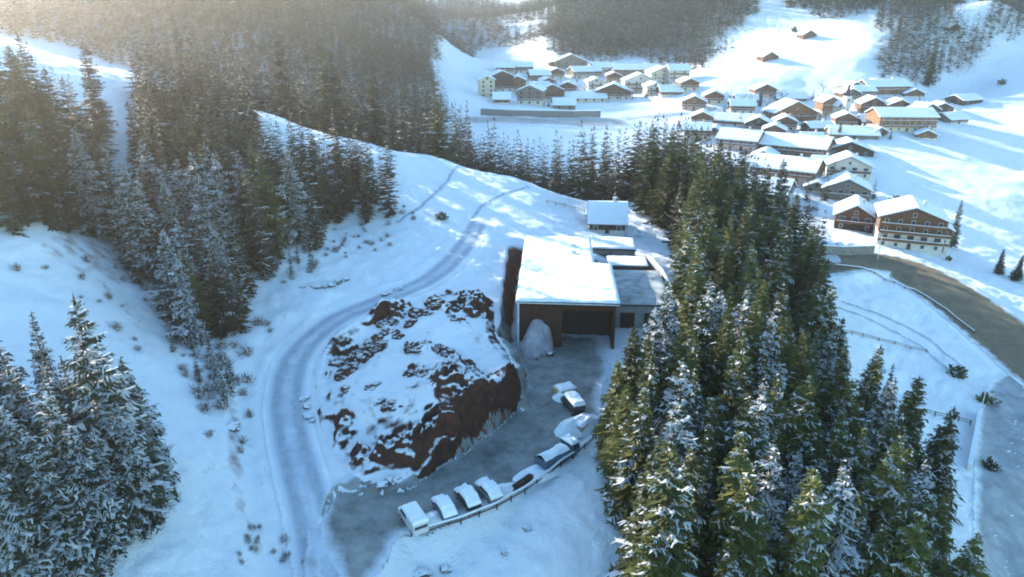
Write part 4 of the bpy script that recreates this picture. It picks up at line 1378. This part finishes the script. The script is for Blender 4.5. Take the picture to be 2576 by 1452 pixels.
house('snow-roofed cottage between the big ochre hotel and the chalet column', 2212, 345, 30, 8, 1, 6, 'front', 'plaster', 'timber_brown', 26, 2)
# far village
for l, u, v, w, rd, lo, up, fl, yw in (
        ('small timber house behind the long brown farmhouse', 1945, 352, 40, 'front', 'plaster', 'timber_brown', 2, -20),
        ('grey cottage between the farmhouse and the small dark shed', 2045, 366, 36, 'side', 'plaster', 'timber_grey', 1, -10),
        ('brown house squeezed below the church', 2128, 322, 40, 'front', 'plaster', 'timber_brown', 2, -14),
        ('dark garage with snow roof next to the white-fronted chalet', 2070, 430, 34, 'side', 'timber_dark', 'timber_dark', 1, -18),
        ('low white house at the upper left of the near village', 1868, 288, 44, 'side', 'plaster', 'timber_brown', 2, -8),
        ('pinkish guest house left of the dark brown barn', 1925, 246, 40, 'front', 'plaster_pink', 'timber_brown', 2, 0),
        ('small orange chalet below the big ochre hotel', 2330, 352, 34, 'front', 'plaster', 'timber_orange', 1, -18),
        ('brown chalet behind the big ochre hotel', 2262, 288, 42, 'front', 'plaster', 'timber_brown', 2, -12),
        ('grey snow-roofed house left of the long orange timber building', 2176, 250, 36, 'side', 'plaster', 'timber_grey', 2, 0),
        ('white cottage right of the long orange timber building', 2300, 246, 34, 'front', 'plaster', 'timber_brown', 1, -10),
        ('cream house at the village end of the sunny track', 1796, 262, 36, 'front', 'plaster_cream', 'timber_brown', 2, -8),
        ('brown house under the forest edge, left of the low house', 1822, 432, 44, 'side', 'plaster', 'timber_brown', 1, -30),
        ('grey barn between the pinkish-walled house and the long farmhouse', 1918, 408, 44, 'front', 'timber_grey', 'timber_grey', 1, -26),
        ('snow-roofed cottage beside the hedge above the gable chalet', 2052, 486, 40, 'front', 'plaster', 'timber_grey', 1, -22),
        ('brown chalet at the forest edge nearest the sunny track', 1752, 352, 46, 'side', 'plaster', 'timber_brown', 2, -16),
        ('white house just below the dark bush beside the sunny track', 1765, 318, 40, 'front', 'plaster', 'timber_brown', 2, -14),
        ('small grey house between the track and the pinkish-walled house', 1795, 345, 36, 'front', 'plaster', 'timber_grey', 1, -18),
        ('low orange-roofed timber house left of the dark brown barn', 1880, 262, 38, 'side', 'plaster', 'timber_orange', 1, -6),
        ('narrow brown house directly behind the church spire', 2150, 238, 30, 'front', 'plaster', 'timber_brown', 2, 0),
        ('snow-roofed cottage at the left foot of the wooded band', 2205, 222, 30, 'front', 'plaster', 'timber_brown', 1, -6),
        ('dark shed between the big ochre hotel and the church', 2190, 318, 30, 'side', 'timber_dark', 'timber_dark', 1, -10),
        ('pale guest house below the orange-brown gable house', 1975, 330, 40, 'front', 'plaster_cream', 'timber_brown', 2, -14),
        ('dark cottage above the two houses at the sunny slope edge', 2372, 282, 34, 'front', 'timber_dark', 'timber_dark', 1, -12)):
    house(l, u, v, w, 10, fl, yw, rd, lo, up, 24, max(2, w // 14), fl > 1, 1, detail=1)
FARV = [
    ('lone house highest on the white snow wedge left of the far village', 1270, 188, 30, 'side', 'plaster_cream', 'timber_brown', 2, 0),
    ('large dark block near the left tip of the far village', 1264, 232, 36, 'front', 'plaster', 'timber_dark', 4, 10),
    ('tall cream house at the left tip of the far village', 1226, 246, 24, 'front', 'plaster_cream', 'plaster_cream', 4, 6),
    ('orange house right of the large dark block of the far village', 1302, 232, 26, 'front', 'plaster_pink', 'timber_orange', 3, 0),
    ('grey-brown house at the lower edge of the far village above the road wall', 1332, 264, 40, 'front', 'plaster', 'timber_grey', 3, -10),
    ('large grey chalet under the wood at the upper edge of the far village', 1436, 182, 52, 'front', 'plaster', 'timber_grey', 3, 0),
    ('blue-shaded house right of the large grey chalet in the far village', 1478, 198, 46, 'side', 'plaster', 'timber_grey', 2, 14),
    ('small brown house in the upper left part of the far village', 1360, 208, 32, 'side', 'plaster', 'timber_brown', 2, 8),
    ('house with twin windows in the middle of the far village', 1388, 258, 36, 'front', 'plaster', 'timber_brown', 3, 6),
    ('pinkish house in the middle of the far village', 1428, 236, 26, 'front', 'plaster_pink', 'timber_brown', 2, -8),
    ('low wide hall with a flat snow roof in the far village', 1474, 258, 64, 'side', 'plaster_cream', 'plaster_cream', 1, 0),
    ('brown chalet right of the low wide hall in the far village', 1542, 252, 56, 'front', 'plaster', 'timber_brown', 2, -10),
    ('big grey hotel with hipped snow roof under the dark wood', 1600, 204, 72, 'side', 'plaster', 'timber_grey', 3, -4),
    ('cream house in front of the big grey hotel', 1610, 234, 50, 'front', 'plaster_cream', 'plaster', 3, 0),
    ('cream apartment house at the right end of the far village', 1668, 214, 40, 'front', 'plaster_cream', 'plaster_cream', 3, 6),
    ('white house rightmost of the far village beneath the wood', 1708, 208, 32, 'side', 'plaster', 'plaster', 3, 0),
    ('snow-roofed cottage on the lower left rim of the far village', 1262, 262, 26, 'side', 'plaster', 'timber_brown', 1, 0),
    ('small house above the middle of the far village', 1400, 200, 26, 'front', 'plaster', 'timber_brown', 2, 12),
    ('small pale house between low hall and blue-shaded house', 1500, 226, 26, 'front', 'plaster', 'plaster', 2, 4),
    ('narrow brown house left of the big grey hotel', 1545, 210, 24, 'front', 'plaster', 'timber_brown', 2, -4),
    ('tiny brown cottage at the far village road bend', 1305, 204, 20, 'front', 'plaster', 'timber_brown', 1, 0),
    ('brown house at the left foot of the dark wood above the far village', 1405, 176, 28, 'front', 'plaster', 'timber_brown', 2, 4),
    ('white inn behind the blue-shaded house', 1520, 188, 34, 'side', 'plaster', 'plaster', 2, 4),
    ('grey house left of the twin-windowed house', 1356, 240, 30, 'side', 'plaster', 'timber_grey', 2, 0),
    ('small orange house above the twin-windowed house', 1380, 224, 24, 'front', 'plaster', 'timber_orange', 2, 8),
    ('low cottage in front of the cream apartment house', 1690, 242, 34, 'side', 'plaster', 'timber_brown', 1, 0),
    ('cottage on the right rim of the far village, nearest the track', 1735, 230, 28, 'front', 'plaster_cream', 'timber_brown', 2, 0),
    ('brown house right of the tall cream house', 1246, 212, 24, 'front', 'plaster', 'timber_brown', 2, 0),
    ('grey roofed shed above the road wall of the far village', 1420, 276, 34, 'side', 'timber_grey', 'timber_grey', 1, 0),
    ('pale house at the top of the far village below the snow wedge', 1320, 186, 26, 'side', 'plaster', 'timber_brown', 2, 6),
    ('tall white house below the cream house of the far village', 1648, 240, 26, 'front', 'plaster', 'plaster', 2, 2),
]
for l, u, v, w, rd, lo, up, fl, yw in FARV:
    house(l, u, v, w * 1.2, 13, fl, yw, rd, lo, up, 22, max(2, int(w) // 12), fl > 1, 1, detail=1, fh=3.0)
for l, u, v, w in (('red-brown hay hut on the shaded snow slope above the village', 1938, 152, 30), ('weathered hay hut high on the snow slope above the red-brown hut', 2036, 96, 26),
                   ('dark hay hut near the wooded band at the upper right', 2400, 78, 22)):
    house(l, u, v, w, 8, 1, 10, 'front', 'timber_brown', 'timber_brown', 28, 2, False, 0, 'hay_hut', 'hut', detail=1)
# chalet and sheds right behind the hall
house('small chalet with steep snow roof just behind the hall at the clearing edge', 1527, 588, 66, 9, 1, -6, 'side', 'plaster', 'timber_dark', 34, 3, False, 1, over=0.8, fh=3.0)


def church():
    p = hit(2118, 290)
    t = empty('church', p, D2R(12), 'white village church with a pointed tower', 'church')
    MB().box(-3.5, 0, -2, 3.5, 14, 5).build('nave_wall', M['plaster'], t)
    rf = MB().prism([(-4.1, 4.9), (4.1, 4.9), (0, 9.2)], 'y', -0.4, 14.4).build('roof', M['roofing'], t)
    MB().prism([(-4.0, 5.25), (4.0, 5.25), (0, 9.75), ], 'y', -0.3, 14.3).build('snow_layer', M['snow'], rf)
    MB().box(-1.9, -4.2, -2, 1.9, -0.45, 12).build('tower', M['plaster'], t)
    MB().tube((0, -2.3, 12.02), (0, -2.3, 19), 2.5, 0.05, 4).build('spire', M['roofing'], t)
    for z in (3, 9.5):
        obj('window', DARKWIN, t, (0, -4.21, z))


church()


def shed(name, label, cat, x0, y0, x1, y1, z0, z1, rz, wall, extras=None, snow=0.35):
    t = empty(name, (x0, y0, z0), D2R(rz), label, cat)
    W, L, H = x1 - x0, y1 - y0, z1 - z0
    MB().box(0.2, 0.2, -3, W - 0.2, L - 0.2, H).build('wall', M[wall], t)
    rf = MB().box(0, 0, H + 0.003, W, L, H + 0.3).build('roof', M['roofing'], t)
    nx, ny = 30, 30
    X, Y = np.meshgrid(np.linspace(0.05, W - 0.05, nx), np.linspace(0.05, L - 0.05, ny))
    e = np.minimum.reduce([X, Y, W - X, L - Y])
    Z = H + 0.305 + snow * np.clip(e / 0.4, 0, 1) ** 0.5 * (1 + 0.9 * fbm(X / 2.2, Y / 2.2, int(x0 * 7) % 90, 3))
    i = np.arange(nx * ny).reshape(ny, nx)
    F = np.stack([i[:-1, :-1], i[:-1, 1:], i[1:, 1:], i[1:, :-1]], -1).reshape(-1, 4)
    obj('snow_layer', mesh_np('snow_layer', np.stack([X, Y, Z], -1).reshape(-1, 3), F, [M['snow'] if snow > 0.2 else M['yard_roof']], smooth=True), rf)
    for (a, b, c, d) in extras or ():
        mb = MB().box(a, 0.08, b, c, 0.195, d); mb.build('door', M['bay_shade_steel'], t)
    return t


M['yard_roof'] = mat_noise('dusted_roof', (0.17, 0.20, 0.21), (0.50, 0.55, 0.58), 0.45, 0.9, 0.02, 7)
shed('annex', 'low flat-roofed annex with thinly dusted roof joined to the right side of the hall', 'annex', 19.3, 122.0, 30.6, 142.0, 0.0, 4.6, -3.5, 'concrete', [(1.5, 0.05, 4.2, 3.2), (6.0, 0.05, 9.5, 3.2)], 0.12)
shed('storage_shed', 'low shed with white snow roof and grey side between annex and small chalet', 'shed', 18.8, 157.5, 29.5, 167.0, 0.5, 4.4, -6, 'stone', [(2.0, 0.05, 5.0, 2.8)], 0.45)
shed('lean_to', 'dark lean-to with snow strip tucked behind the annex', 'shed', 21.5, 146.2, 30.5, 153.0, 0.0, 4.0, -4, 'timber_dark', [(3.0, 0.05, 5.5, 2.5)], 0.3)

# snow-topped retaining wall along the right side of the annex
def wall_along(name, label, px, height, thick, mat, cap=0.18, cat='wall', world=False):
    pts = [Vector(p) for p in px] if world else [hit(*p) for p in px]
    t = empty(name, pts[0], 0, label, cat)
    mb, mc = MB(), MB()
    for a, b in zip(pts[:-1], pts[1:]):
        d = (b - a); d.z = 0; L = d.length; d.normalize(); n = Vector((-d.y, d.x, 0)) * thick / 2
        for m_, z0, z1, k in ((mb, -1.2, height, 1.0), (mc, height + 0.004, height + 0.004 + cap, 1.12)):
            vs = []
            for q in (a, b):
                for s in (-1, 1):
                    for z in (z0, z1):
                        vs.append(m_.bm.verts.new(q - pts[0] + n * s * k + Vector((0, 0, z))))
            f = lambda *i: m_.bm.faces.new([vs[j] for j in i])
            f(0, 1, 5, 4); f(2, 6, 7, 3); f(1, 3, 7, 5); f(0, 4, 6, 2); f(0, 2, 3, 1); f(4, 5, 7, 6)
    mb.build('wall', M[mat], t)
    if cap:
        mc.build('snow_cap', M['snow'], t)
    return t


wall_along('retaining_wall', 'concrete retaining wall with snow cap at the right side of the annex', [(31.8, 118, 0.4), (32.4, 130, 0.2), (32.6, 143, 0.3), (31.2, 152, 0.6)], 4.4, 0.5, 'concrete', world=True)
wall_along('retaining_wall', 'long grey retaining wall carrying the road below the far village', [(1210, 290), (1280, 294), (1360, 296), (1440, 297), (1510, 296)], 4.0, 1.0, 'stone', 0.5)
wall_along('retaining_wall', 'dark stone wall below the terrace with parked cars', [(2064, 640), (2120, 643), (2196, 640)], 3.0, 0.6, 'stone', 0.2)
wall_along('garden_wall', 'snow-topped pale wall running down the lower right field', [(2462, 1045), (2450, 1110), (2436, 1185)], 1.6, 0.7, 'pale', 0.3)


# fences
def fence(name, label, px, h=1.1, rails=2, gap=2.5, mat='timber_dark', cap=False, cat='fence'):
    pts = [hit(*p) for p in px]
    dense = []
    for a, b in zip(pts[:-1], pts[1:]):
        n = max(1, int((b - a).length / gap))
        for k in range(n):
            q = a.lerp(b, k / n); q.z = T1(q.x, q.y); dense.append(q)
    dense.append(pts[-1])
    t = empty(name, dense[0], 0, label, cat)
    for q in dense:
        r = q - dense[0]
        MB().box(r.x - 0.08, r.y - 0.08, r.z - 0.5, r.x + 0.08, r.y + 0.08, r.z + h).build('post', M[mat], t)
    for k in range(rails):
        mb = MB(); z = h * (0.9 - 0.42 * k)
        for a, b in zip(dense[:-1], dense[1:]):
            mb.tube(a - dense[0] + Vector((0, 0, z)), b - dense[0] + Vector((0, 0, z)), 0.08, None, 5)
        mb.build('rail', M[mat], t)
    if cap:
        mb = MB()
        for a, b in zip(dense[:-1], dense[1:]):
            mb.tube(a - dense[0] + Vector((0, 0, h + 0.05)), b - dense[0] + Vector((0, 0, h + 0.05)), 0.13, None, 6)
        mb.build('snow_cap', M['snow'], t)
    return t


fence('wooden_fence', 'dark wooden fence crossing the lower right snow field near the pale wall', [(2322, 1040), (2380, 1055), (2440, 1070)], 1.2, 2, 2.5)
fence('wooden_fence', 'long weathered fence curving across the upper part of the right field', [(2085, 835), (2170, 848), (2250, 868), (2330, 888)], 1.0, 2, 3.5, 'timber_grey')
fence('wooden_fence', 'wooden fence along the crest of the clearing beside the small chalet', [(1375, 512), (1420, 520), (1470, 535)], 1.1, 2, 2.5, 'timber_grey', True)
fence('guardrail', 'curved snow-topped guardrail along the outer edge of the gravel yard', [(1078, 1342), (1160, 1318), (1250, 1282), (1320, 1242), (1380, 1200), (1440, 1155), (1500, 1105)], 1.0, 2, 2.2, 'timber_dark', True, 'guardrail')
fence('guardrail', 'brown guardrail following the snow bank of the valley road', [(2100, 672), (2200, 690), (2300, 735), (2380, 785), (2450, 840)], 0.9, 2, 3.0, 'timber_brown', True, 'guardrail')


def pole(u, v, va, label, lamp=True):
    p = hit(u, v)
    h = 3.0
    while h < 14 and project(p.x, p.y, p.z + h)[1] > va:
        h += 0.2
    t = empty('lamp_post', p, 0, label, 'lamp post')
    MB().tube((0, 0, -0.5), (0, 0, h), 0.14, 0.08, 8).build('pole', M['pale'], t)
    if lamp:
        mb = MB(); mb.tube((0, 0, h - 0.1), (0.9, -0.4, h + 0.1), 0.06, None, 6); mb.build('arm', M['pale'], t)
        hd = MB().box(0.7, -0.6, h + 0.02, 1.5, -0.25, h + 0.2, bev=0.04).build('lamp_head', M['bay_shade_steel'], t)
        MB().box(0.8, -0.55, h - 0.03, 1.4, -0.3, h + 0.015).build('lens', M['lamp_glass'], hd)


pole(1293, 446, 372, 'white lamp post on the crest in front of the far village')
pole(2207, 655, 590, 'lamp post at the valley road beneath the hotel')
pole(2462, 1050, 985, 'lamp post beside the pale wall in the lower right field')


# ------------------------------------------------------------------ vehicles
def wheel(parent, x, y, r=0.33):
    w = MB().tube((x - 0.11, y, r), (x + 0.11, y, r), r, None, 18).build('wheel', M['rubber'], parent)
    MB().tube((x - 0.125, y, r), (x + 0.125, y, r), r * 0.6, None, 12).build('rim', M['rim'], w)


def vehicle(label, u, v, yaw, paint, kind='car', snow=0.22, cat='car', group=None, scale=1.0):
    """local +y is the nose"""
    p = hit(u, v)
    name = {'car': 'parked_car', 'van': 'parked_van', 'truck': 'parked_truck'}[kind]
    t = empty(name, p + Vector((0, 0, 0.05)), D2R(yaw), label, cat, group)
    t.scale = (scale,) * 3
    if kind == 'car':
        side = [(-2.1, 0.35), (2.1, 0.35), (2.15, 0.75), (1.15, 0.92), (0.45, 1.42), (-1.15, 1.45), (-1.9, 1.0), (-2.15, 0.9)]
        W, roof = 0.86, [(-1.15, 1.47), (0.42, 1.44), (0.30, 1.47 + snow), (-1.0, 1.49 + snow)]
        glass = [(-1.62, 1.02), (0.95, 0.98), (0.40, 1.36), (-1.12, 1.38)]; wy = (-1.35, 1.35); L = 2.15
        shield = ((1.12, 0.98), (0.50, 1.40)); back = ((-1.86, 1.05), (-1.20, 1.42))
        hood = [(1.2, 0.93), (2.1, 0.78), (2.0, 0.80 + snow * 0.8), (1.2, 0.98 + snow * 0.7)]
    elif kind == 'van':
        side = [(-2.5, 0.4), (2.4, 0.4), (2.5, 0.95), (1.9, 1.15), (1.2, 2.0), (-2.4, 2.05), (-2.5, 1.9)]
        W, roof = 0.95, [(-2.4, 2.07), (1.15, 2.02), (0.95, 2.06 + snow), (-2.2, 2.08 + snow)]
        glass = [(-0.2, 1.25), (1.62, 1.2), (1.12, 1.85), (-0.2, 1.88)]; wy = (-1.6, 1.55); L = 2.5
        shield = ((1.86, 1.22), (1.26, 1.95)); back = ((-2.5, 1.2), (-2.45, 1.85))
        hood = [(1.95, 1.15), (2.45, 0.98), (2.4, 1.0 + snow), (1.95, 1.2 + snow * 0.7)]
    else:
        side = [(-3.2, 0.55), (3.2, 0.55), (3.25, 1.2), (3.0, 2.2), (1.6, 2.3), (1.55, 1.05), (-3.2, 1.05)]
        W, roof = 1.1, [(1.6, 2.32), (3.0, 2.22), (2.9, 2.25 + snow), (1.7, 2.34 + snow)]
        glass = [(1.9, 1.4), (2.95, 1.4), (2.85, 2.05), (1.9, 2.1)]; wy = (-2.1, 2.2); L = 3.25
        shield = ((3.24, 1.3), (3.03, 2.1)); back = ((1.58, 1.4), (1.6, 2.05)); hood = None
    mb = MB().prism(side, 'x', -W, W)
    bmesh.ops.bevel(mb.bm, geom=mb.bm.edges[:], offset=0.07, segments=2, affect='EDGES', clamp_overlap=True)
    mb.build('body', M['paint_' + paint], t)
    for s in (-1, 1):
        MB().prism(glass, 'x', s * (W + 0.002), s * (W + 0.022)).build('side_window', M['glass'], t)
        MB().box(s * (W - 0.34) - 0.16, L - 0.08, 0.62, s * (W - 0.34) + 0.16, L + 0.02, 0.80, bev=0.02).build('headlight', M['lamp_glass'], t)
        for y in wy:
            wheel(t, s * (W - 0.08), y)
    for nm, ((ya, za), (yb, zb)) in (('windscreen', shield), ('rear_window', back)):
        o = 0.03 if nm == 'windscreen' else -0.03
        MB().prism([(ya + o, za), (yb + o, zb), (yb + o * 0.2, zb), (ya + o * 0.2, za)], 'x', -W + 0.16, W - 0.16).build(nm, M['glass'], t)
    if snow:
        # a soft, uneven blanket draped over hood, roof and tail
        top = {'car': [(-2.15, 0.92), (-1.9, 1.02), (-1.2, 1.46), (0.45, 1.44), (1.15, 0.95), (2.12, 0.78)],
               'van': [(-2.5, 1.95), (-2.4, 2.07), (1.2, 2.02), (1.9, 1.18), (2.48, 0.98)], 'truck': [(1.58, 2.3), (3.0, 2.22), (3.1, 2.1)]}[kind]
        nx, ny = 20, 48
        Xs, Ys = np.meshgrid(np.linspace(-W - 0.04, W + 0.04, nx), np.linspace(top[0][0], top[-1][0], ny))
        P = np.interp(Ys, [q[0] for q in top], [q[1] for q in top])
        sl = np.abs(np.gradient(P, axis=0) / np.gradient(Ys, axis=0))
        ed = np.minimum(np.minimum(Xs + W + 0.04, W + 0.04 - Xs), np.minimum(Ys - top[0][0], top[-1][0] - Ys))
        sd_ = float(u) * 0.37
        thick = snow * (1.1 + 1.6 * fbm(Xs * 1.1 + sd_, Ys * 1.1, 51, 3)) * np.clip(ed / 0.22, 0, 1) ** 0.5
        thick = thick * (1 - 0.75 * sstep(0.5, 1.0, sl)) - 0.10 * sstep(0.75, 1.2, sl) * (fbm(Xs * 1.6, Ys * 1.6 + sd_, 53, 2) > -0.05)
        i_ = np.arange(nx * ny).reshape(ny, nx)
        F = np.stack([i_[:-1, :-1], i_[:-1, 1:], i_[1:, 1:], i_[1:, :-1]], -1).reshape(-1, 4)
        obj('snow_cover', mesh_np('snow_cover', np.stack([Xs, Ys, P + 0.015 + thick], -1).reshape(-1, 3), F, [M['snow']], smooth=True), t)
    if kind == 'truck':
        mb = MB()
        mb.box(-W + 0.02, -3.18, 1.08, -W + 0.1, 1.45, 1.7); mb.box(W - 0.1, -3.18, 1.08, W - 0.02, 1.45, 1.7); mb.box(-W + 0.1, -3.18, 1.08, W - 0.1, -3.1, 1.7)
        bd = mb.build('load_bed', M['paint_' + paint], t)
        nx = 14
        X, Y = np.meshgrid(np.linspace(-W + 0.12, W - 0.12, nx), np.linspace(-3.05, 1.4, 24))
        Z = 1.5 + 0.55 * np.cos(X * 1.2) + 0.5 * fbm(X, Y, 3, 3)
        i = np.arange(nx * 24).reshape(24, nx)
        F = np.stack([i[:-1, :-1], i[:-1, 1:], i[1:, 1:], i[1:, :-1]], -1).reshape(-1, 4)
        obj('snow_load', mesh_np('snow_load', np.stack([X, Y, Z], -1).reshape(-1, 3), F, [M['snow']], smooth=True), bd)
    return t


vehicle('white van nearest to the bottom of the yard, at the end of the guardrail', 1040, 1320, 30, 'white', 'van', 0.25, 'van')
vehicle('first car in the snow-covered row, beside the white van', 1118, 1290, 28, 'blue', 'car', 0.4, 'car')
vehicle('second car of the snow-covered row along the guardrail', 1176, 1264, 30, 'dark', 'car', 0.4, 'car')
vehicle('third car of the snow-covered row, next to the dark timber beams', 1230, 1246, 32, 'silver', 'car', 0.4, 'car')
vehicle('blue truck loaded with snow, parked at the guardrail', 1402, 1160, -50, 'blue', 'truck', 0.3, 'truck')
vehicle('snow-covered dark van half buried in a snow bank at the forest edge', 1440, 1030, 20, 'dark', 'van', 0.45, 'van')
for k, (u, v, pc, l) in enumerate(((2085, 622, 'dark', 'dark car on the terrace, leftmost of the cars below the brown chalet'), (2112, 624, 'silver', 'silver car on the terrace between a dark and a white car'),
                                   (2142, 626, 'white', 'white car on the terrace, rightmost of the cars below the brown chalet'))):
    vehicle(l, u, v, 170, pc, 'car', 0.2, 'car')


def snowbank(label, u, v, w, d, h, seed, yaw=0):
    p = hit(u, v)
    nx = 40
    X, Y = np.meshgrid(np.linspace(-1.1, 1.1, nx), np.linspace(-1.1, 1.1, nx))
    r = np.sqrt(X * X + Y * Y)
    Z = h * np.clip(1 - r, 0, 1) ** 0.7 * (1 + 1.6 * fbm(X * 2 + seed, Y * 2, seed, 4)) - 0.15
    V = np.stack([X * w / 2, Y * d / 2, Z], -1).reshape(-1, 3)
    i = np.arange(nx * nx).reshape(nx, nx)
    F = np.stack([i[:-1, :-1], i[:-1, 1:], i[1:, 1:], i[1:, :-1]], -1).reshape(-1, 4)
    o = obj('snow_bank', mesh_np('snow_bank', V, F, [M['snow']], smooth=True)); o.location = p; o.rotation_euler = (0, 0, D2R(yaw))
    return tag(o, label, 'snow bank')


snowbank('ploughed snow bank around the dark van at the forest edge', 1455, 1075, 9, 5, 2.0, 4, 40)
snowbank('small snow bank behind the dark van', 1425, 1000, 5, 4, 1.6, 8, 20)
snowbank('elongated snow bank beside the blue truck', 1350, 1190, 8, 3.5, 1.0, 12, 35)
snowbank('snow bank between the parked car row and the dark timber beams', 1265, 1235, 5, 3, 1.0, 16, 35)
snowbank('bright snow bank right of the small chalet behind the hall', 1585, 585, 6, 5, 2.6, 20, 0)
snowbank('snow bank beside the white van at the lower end of the yard', 1085, 1310, 4, 3, 1.0, 24, 35)


def beams():
    p = hit(1292, 1240); q = hit(1345, 1203)
    d = q - p; yaw = math.atan2(d.y, d.x)
    t = empty('timber_stack', p, yaw, 'stack of long dark timber beams lying along the guardrail', 'timber stack')
    L = d.length
    for k, (y, z) in enumerate(((0, 0.15), (0.36, 0.15), (0.72, 0.15), (0.18, 0.46), (0.54, 0.46))):
        MB().box(0.1 * k, y - 0.15, z - 0.15, L - 0.07 * k, y + 0.15, z + 0.15, bev=0.02).build('beam', M['timber_dark'], t)


beams()


def planks(u, v, yaw, label):
    p = hit(u, v)
    t = empty('plank_stack', p, D2R(yaw), label, 'plank stack')
    for lay in range(4):
        for k in range(6):
            MB().box(0.05 * ((k * 7 + lay * 3) % 5), k * 0.42, 0.05 + lay * 0.3, 3.6 - 0.06 * ((k * 5 + lay) % 4), k * 0.42 + 0.36, 0.05 + lay * 0.3 + 0.24).build('plank', M['tan_wood'], t)
    X, Y = np.meshgrid(np.linspace(0.4, 3.3, 16), np.linspace(0.1, 2.4, 12))
    e = np.minimum.reduce([X - 0.4, 3.3 - X, Y - 0.1, 2.4 - Y])
    Z = 1.20 + 0.28 * np.clip(e / 0.4, 0, 1) ** 0.5 * (1 + fbm(X * 1.3, Y * 1.3, 5, 3))
    i = np.arange(16 * 12).reshape(12, 16)
    F = np.stack([i[:-1, :-1], i[:-1, 1:], i[1:, 1:], i[1:, :-1]], -1).reshape(-1, 4)
    obj('snow_cap', mesh_np('snow_cap', np.stack([X, Y, Z], -1).reshape(-1, 3), F, [M['snow']], smooth=True), t)


M['tan_wood'] = mat_noise('tan_wood', (0.36, 0.27, 0.17), (0.55, 0.44, 0.30), 2.5, 0.8, 0.01, stretch=(0.2, 3, 3))
planks(1405, 1005, 25, 'stack of tan planks beside the dark van at the upper end of the yard')
planks(1462, 1098, 50, 'stack of tan planks behind the snow bank at the forest edge')

# ------------------------------------------------------------------ haze
hz = MB().box(-3300, -60, -70, 3300, 2300, 268).build('haze', [])
m_ = bpy.data.materials.new('haze'); m_.use_nodes = True
nt_ = m_.node_tree
for n_ in list(nt_.nodes):
    if n_.type == 'BSDF_PRINCIPLED':
        nt_.nodes.remove(n_)
pv = N(nt_, 'ShaderNodeVolumePrincipled')
pv.inputs['Color'].default_value = (1.0, 0.93, 0.84, 1); pv.inputs['Density'].default_value = 0.00016; pv.inputs['Anisotropy'].default_value = 0.8
nt_.links.new(pv.outputs[0], [n for n in nt_.nodes if n.type == 'OUTPUT_MATERIAL'][0].inputs['Volume'])
hz.data.materials.append(m_)
hz['kind'] = 'stuff'

def mix_mul(nt, a, tint):
    m = N(nt, 'ShaderNodeMix', data_type='RGBA', blend_type='MULTIPLY'); m.inputs[0].default_value = 1.0
    nt.links.new(a, m.inputs[6]); m.inputs[7].default_value = (*tint, 1)
    return m.outputs[2]


# ------------------------------------------------------------------ light, sky, camera
w = bpy.data.worlds.new('World'); SC.world = w; w.use_nodes = True
nt = w.node_tree
sky = nt.nodes.new('ShaderNodeTexSky'); sky.sky_type = 'NISHITA'; sky.sun_disc = False
sky.sun_elevation = SUN_EL; sky.sun_rotation = SUN_AZ; sky.altitude = 1100; sky.air_density = 1.0; sky.dust_density = 0.2; sky.ozone_density = 1.0
bg = nt.nodes['Background']; nt.links.new(mix_mul(nt, sky.outputs[0], (0.76, 1.0, 1.03)), bg.inputs['Color']); bg.inputs['Strength'].default_value = 0.15
sun = bpy.data.lights.new('sun', 'SUN'); sun.energy = 5.0; sun.angle = D2R(0.5); sun.color = (1.0, 0.91, 0.78)
so = bpy.data.objects.new('sun', sun); COL.objects.link(so)
sd = Vector((math.sin(SUN_AZ) * math.cos(SUN_EL), math.cos(SUN_AZ) * math.cos(SUN_EL), math.sin(SUN_EL)))
so.rotation_euler = sd.to_track_quat('Z', 'Y').to_euler(); so.location = (0, 0, 120)

cam = bpy.data.cameras.new('camera'); co = bpy.data.objects.new('camera', cam); COL.objects.link(co)
cam.sensor_width = 36.0; cam.lens = 36.0 * FPX / 2576.0; cam.clip_end = 9000; cam.clip_start = 0.5
co.location = (0, 0, CAM_H); co.rotation_euler = (math.pi / 2 - PITCH, 0, 0)
SC.camera = co
SC.view_settings.view_transform = 'Standard'; SC.view_settings.look = 'None'; SC.view_settings.exposure = 1.72; SC.view_settings.gamma = 1.0
SC.render.engine = 'CYCLES'
SC.cycles.use_denoising = True
SC.cycles.max_bounces = 5; SC.cycles.diffuse_bounces = 3; SC.cycles.volume_bounces = 1; SC.cycles.transparent_max_bounces = 8
SC.cycles.filter_width = 1.9
